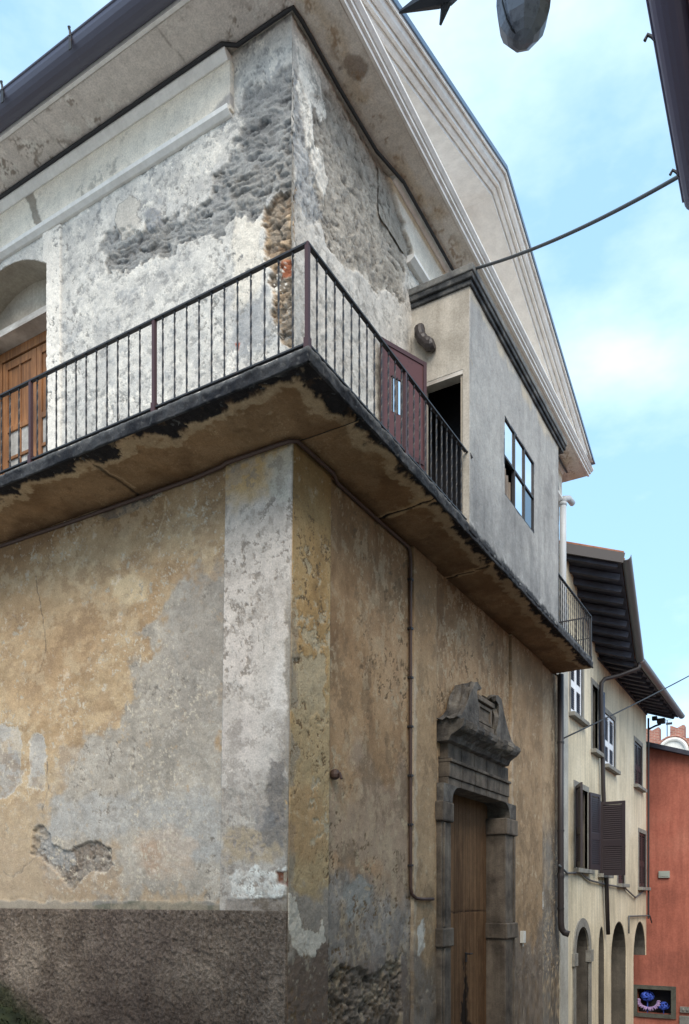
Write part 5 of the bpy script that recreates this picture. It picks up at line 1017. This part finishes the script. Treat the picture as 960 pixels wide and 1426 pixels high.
part('mast', MT['cable'], vn, lambda m: m.tube([(45.4, 3.14, 11.2), (45.4, 3.14, 12.5)], .03, 6)); part('vane', MT['cable'], vn, lambda m: (m.box(45.38, 45.42, 2.85, 3.2, 12.22, 12.36), m.tube([(45.4, 2.9, 12.5), (45.4, 3.4, 12.55)], .015, 5), m.tube([(45.4, 3.3, 12.48), (45.4, 3.3, 12.66)], .015, 5)))

# ================================================================== OPPOSITE HOUSE (its eaves show at the top right)
opp = thing('opposite_house', 'house with red-brown soffit and dark gutter at the right edge of the photo', 'house', (-6, -5.5, 0))
part('wall', MT['yellow'], opp, lambda m: m.box(-16, 1.05, -9, -4.62, -2, 7.35))
part('soffit', MT['redsoffit'], opp, lambda m: m.hull8([(-16.2, -3.55, 7.52), (1.12, -3.55, 7.52), (1.12, -9, 7.95), (-16.2, -9, 7.95), (-16.2, -3.55, 7.58), (1.12, -3.55, 7.58), (1.12, -9, 8.0), (-16.2, -9, 8.0)]))
part('roof', MT['tile'], opp, lambda m: m.hull8([(-16.2, -3.5, 7.62), (1.14, -3.5, 7.62), (1.14, -9, 9.6), (-16.2, -9, 9.6), (-16.2, -3.5, 7.68), (1.14, -3.5, 7.68), (1.14, -9, 9.7), (-16.2, -9, 9.7)]))
MT['indigo'] = mat_metal('indigo_gutter_sheet', S(104, 104, 132), S(112, 112, 140), .42, .15)
og = part('gutter', MT['indigo'], opp, lambda m: (half_gutter(m, (-16.2, -3.43, 7.63), (1.15, -3.43, 7.63), .125), m.tube([(-16.2, -3.30, 7.635), (1.15, -3.30, 7.635)], .011, 6), m.prism([(1.138, -3.43+.12*math.cos(PI+PI*k/10), 7.63+.12*math.sin(PI+PI*k/10)) for k in range(11)], (.012, 0, 0))))
for xx in (-.35, .85, -1.6): part('gutter_hook', MT['iron'], og, lambda m: (m.tube([(xx, -3.31, 7.62), (xx, -3.285, 7.66), (xx, -3.255, 7.69), (xx, -3.235, 7.66)], .013, 6)))
part('rafter', MT['redsoffit'], opp, lambda m: [m.box(x, x+.1, -4.62, -3.58, 7.42, 7.52) for x in (-2.9, -1.4, .1)])
row = thing('unseen_street_house', 'low pale plaster house with tiled roof on the far side of the lane, unseen, its height shaped for the light', 'house', (10, -6, -2))  # added unseen house: shades the lower church front, lowered to spare the yellow house
part('wall', MT['yellow'], row, lambda m: m.box(2.4, 18.2, -11, -5.6, -5, 3.6))
part('roof', MT['tile'], row, lambda m: m.hull8([(2.3, -5.2, 3.6), (18.3, -5.2, 3.6), (18.3, -11, 5.4), (2.3, -11, 5.4), (2.3, -5.2, 3.7), (18.3, -5.2, 3.7), (18.3, -11, 5.5), (2.3, -11, 5.5)]))

# ================================================================== HANGING LAMP
lamp = thing('hanging_lamp', 'grimy grey glass lantern hanging from a spear-tipped iron arm over the lane', 'lamp', (-2.62, -3.06, 5.7))
part('arm', MT['lampdark'], lamp, lambda m: (m.tube([(-2.45, -4.62, 6.14), (-2.60, -3.2, 6.14), (-2.64, -2.9, 6.06), (-2.66, -2.75, 6.02)], .026, 8), m.tube([(-2.628, -3.075, 6.03), (-2.618, -3.075, 6.10)], .02, 6)))
part('finial', MT['lampdark'], lamp, lambda m: (m.tube([(-2.655, -2.80, 6.02), (-2.66, -2.72, 6.02), (-2.675, -2.66, 6.02), (-2.705, -2.47, 6.015)], [.03, .05, .048, .006], 6), m.tube([(-2.66, -2.72, 6.02), (-2.62, -2.655, 5.93)], [.035, .006], 6), m.tube([(-2.66, -2.72, 6.02), (-2.72, -2.69, 6.09)], [.035, .006], 6), m.tube([(-2.655, -2.80, 6.02), (-2.645, -2.86, 6.02)], [.03, .04], 6)))
part('shade', MT['lamp'], lamp, lambda m: m.lathe((-2.615, -3.075, 5.79), [(.015, -.165), (.05, -.155), (.08, -.135), (.106, -.10), (.121, -.055), (.127, 0), (.125, .06), (.118, .13), (.108, .18)], 9))
part('cap', MT['lampdark'], lamp, lambda m: m.lathe((-2.615, -3.075, 5.79), [(.12, .181), (.13, .195), (.06, .25), (.03, .31)], 9))
part('seam', MT['lampdark'], lamp, lambda m: m.tube([(-2.615+r*math.cos(2.6), -3.075+r*math.sin(2.6), 5.79+z) for r, z in ((.0, -.162), (.072, -.146), (.102, -.11), (.126, -.05), (.132, .03), (.127, .12), (.114, .18))], .004, 5))

# ================================================================== MOSSY BANK at the foot of the side wall
m = MB(); rnd = random.Random(8); nx, ny = 14, 40
rows = []
for j in range(ny+1):
    y = 2.2+4.5*j/ny; rowv = []
    for i in range(nx+1):
        x = -1.0+1.05*i/nx+float(lean(0)); h = ground_z(x, y)+(.40*max(0, min(1, (y-2.9)/1.6)))*(i/nx)**1.3+.05*rnd.uniform(-1, 1)*min(1, i/3)*min(1, j/4)-.03
        rowv.append(m.v((x, y, h)))
    rows.append(rowv)
for a, b in zip(rows, rows[1:]):
    for i in range(nx): m.bm.faces.new([a[i], a[i+1], b[i+1], b[i]])
b = m.build('mossy_bank', MT['moss'], smooth=True); b['kind'] = 'structure'
m = MB()
for k in range(1400):
    y = rnd.uniform(2.8, 6.0); i = rnd.uniform(.1, 1); x = -1.0+1.05*i+float(lean(0)); h = ground_z(x, y)+(.40*max(0, min(1, (y-2.9)/1.6)))*i**1.3-.03
    d = Vector((rnd.uniform(-.6, .3), rnd.uniform(-.5, .5), rnd.uniform(.3, 1))).normalized()*rnd.uniform(.03, .08); s_ = Vector((rnd.uniform(-1, 1), rnd.uniform(-1, 1), 0)).normalized()*.012; p = Vector((x, y, h))
    m.bm.faces.new([m.v(p-s_), m.v(p+s_), m.v(p+d*.6+s_*.8), m.v(p+d), m.v(p+d*.6-s_*.8)])
mo = m.build('moss', MT['moss'], recalc=False); mo['kind'] = 'stuff'; tag(mo, 'dark green moss and weeds at the foot of the side wall', 'moss')
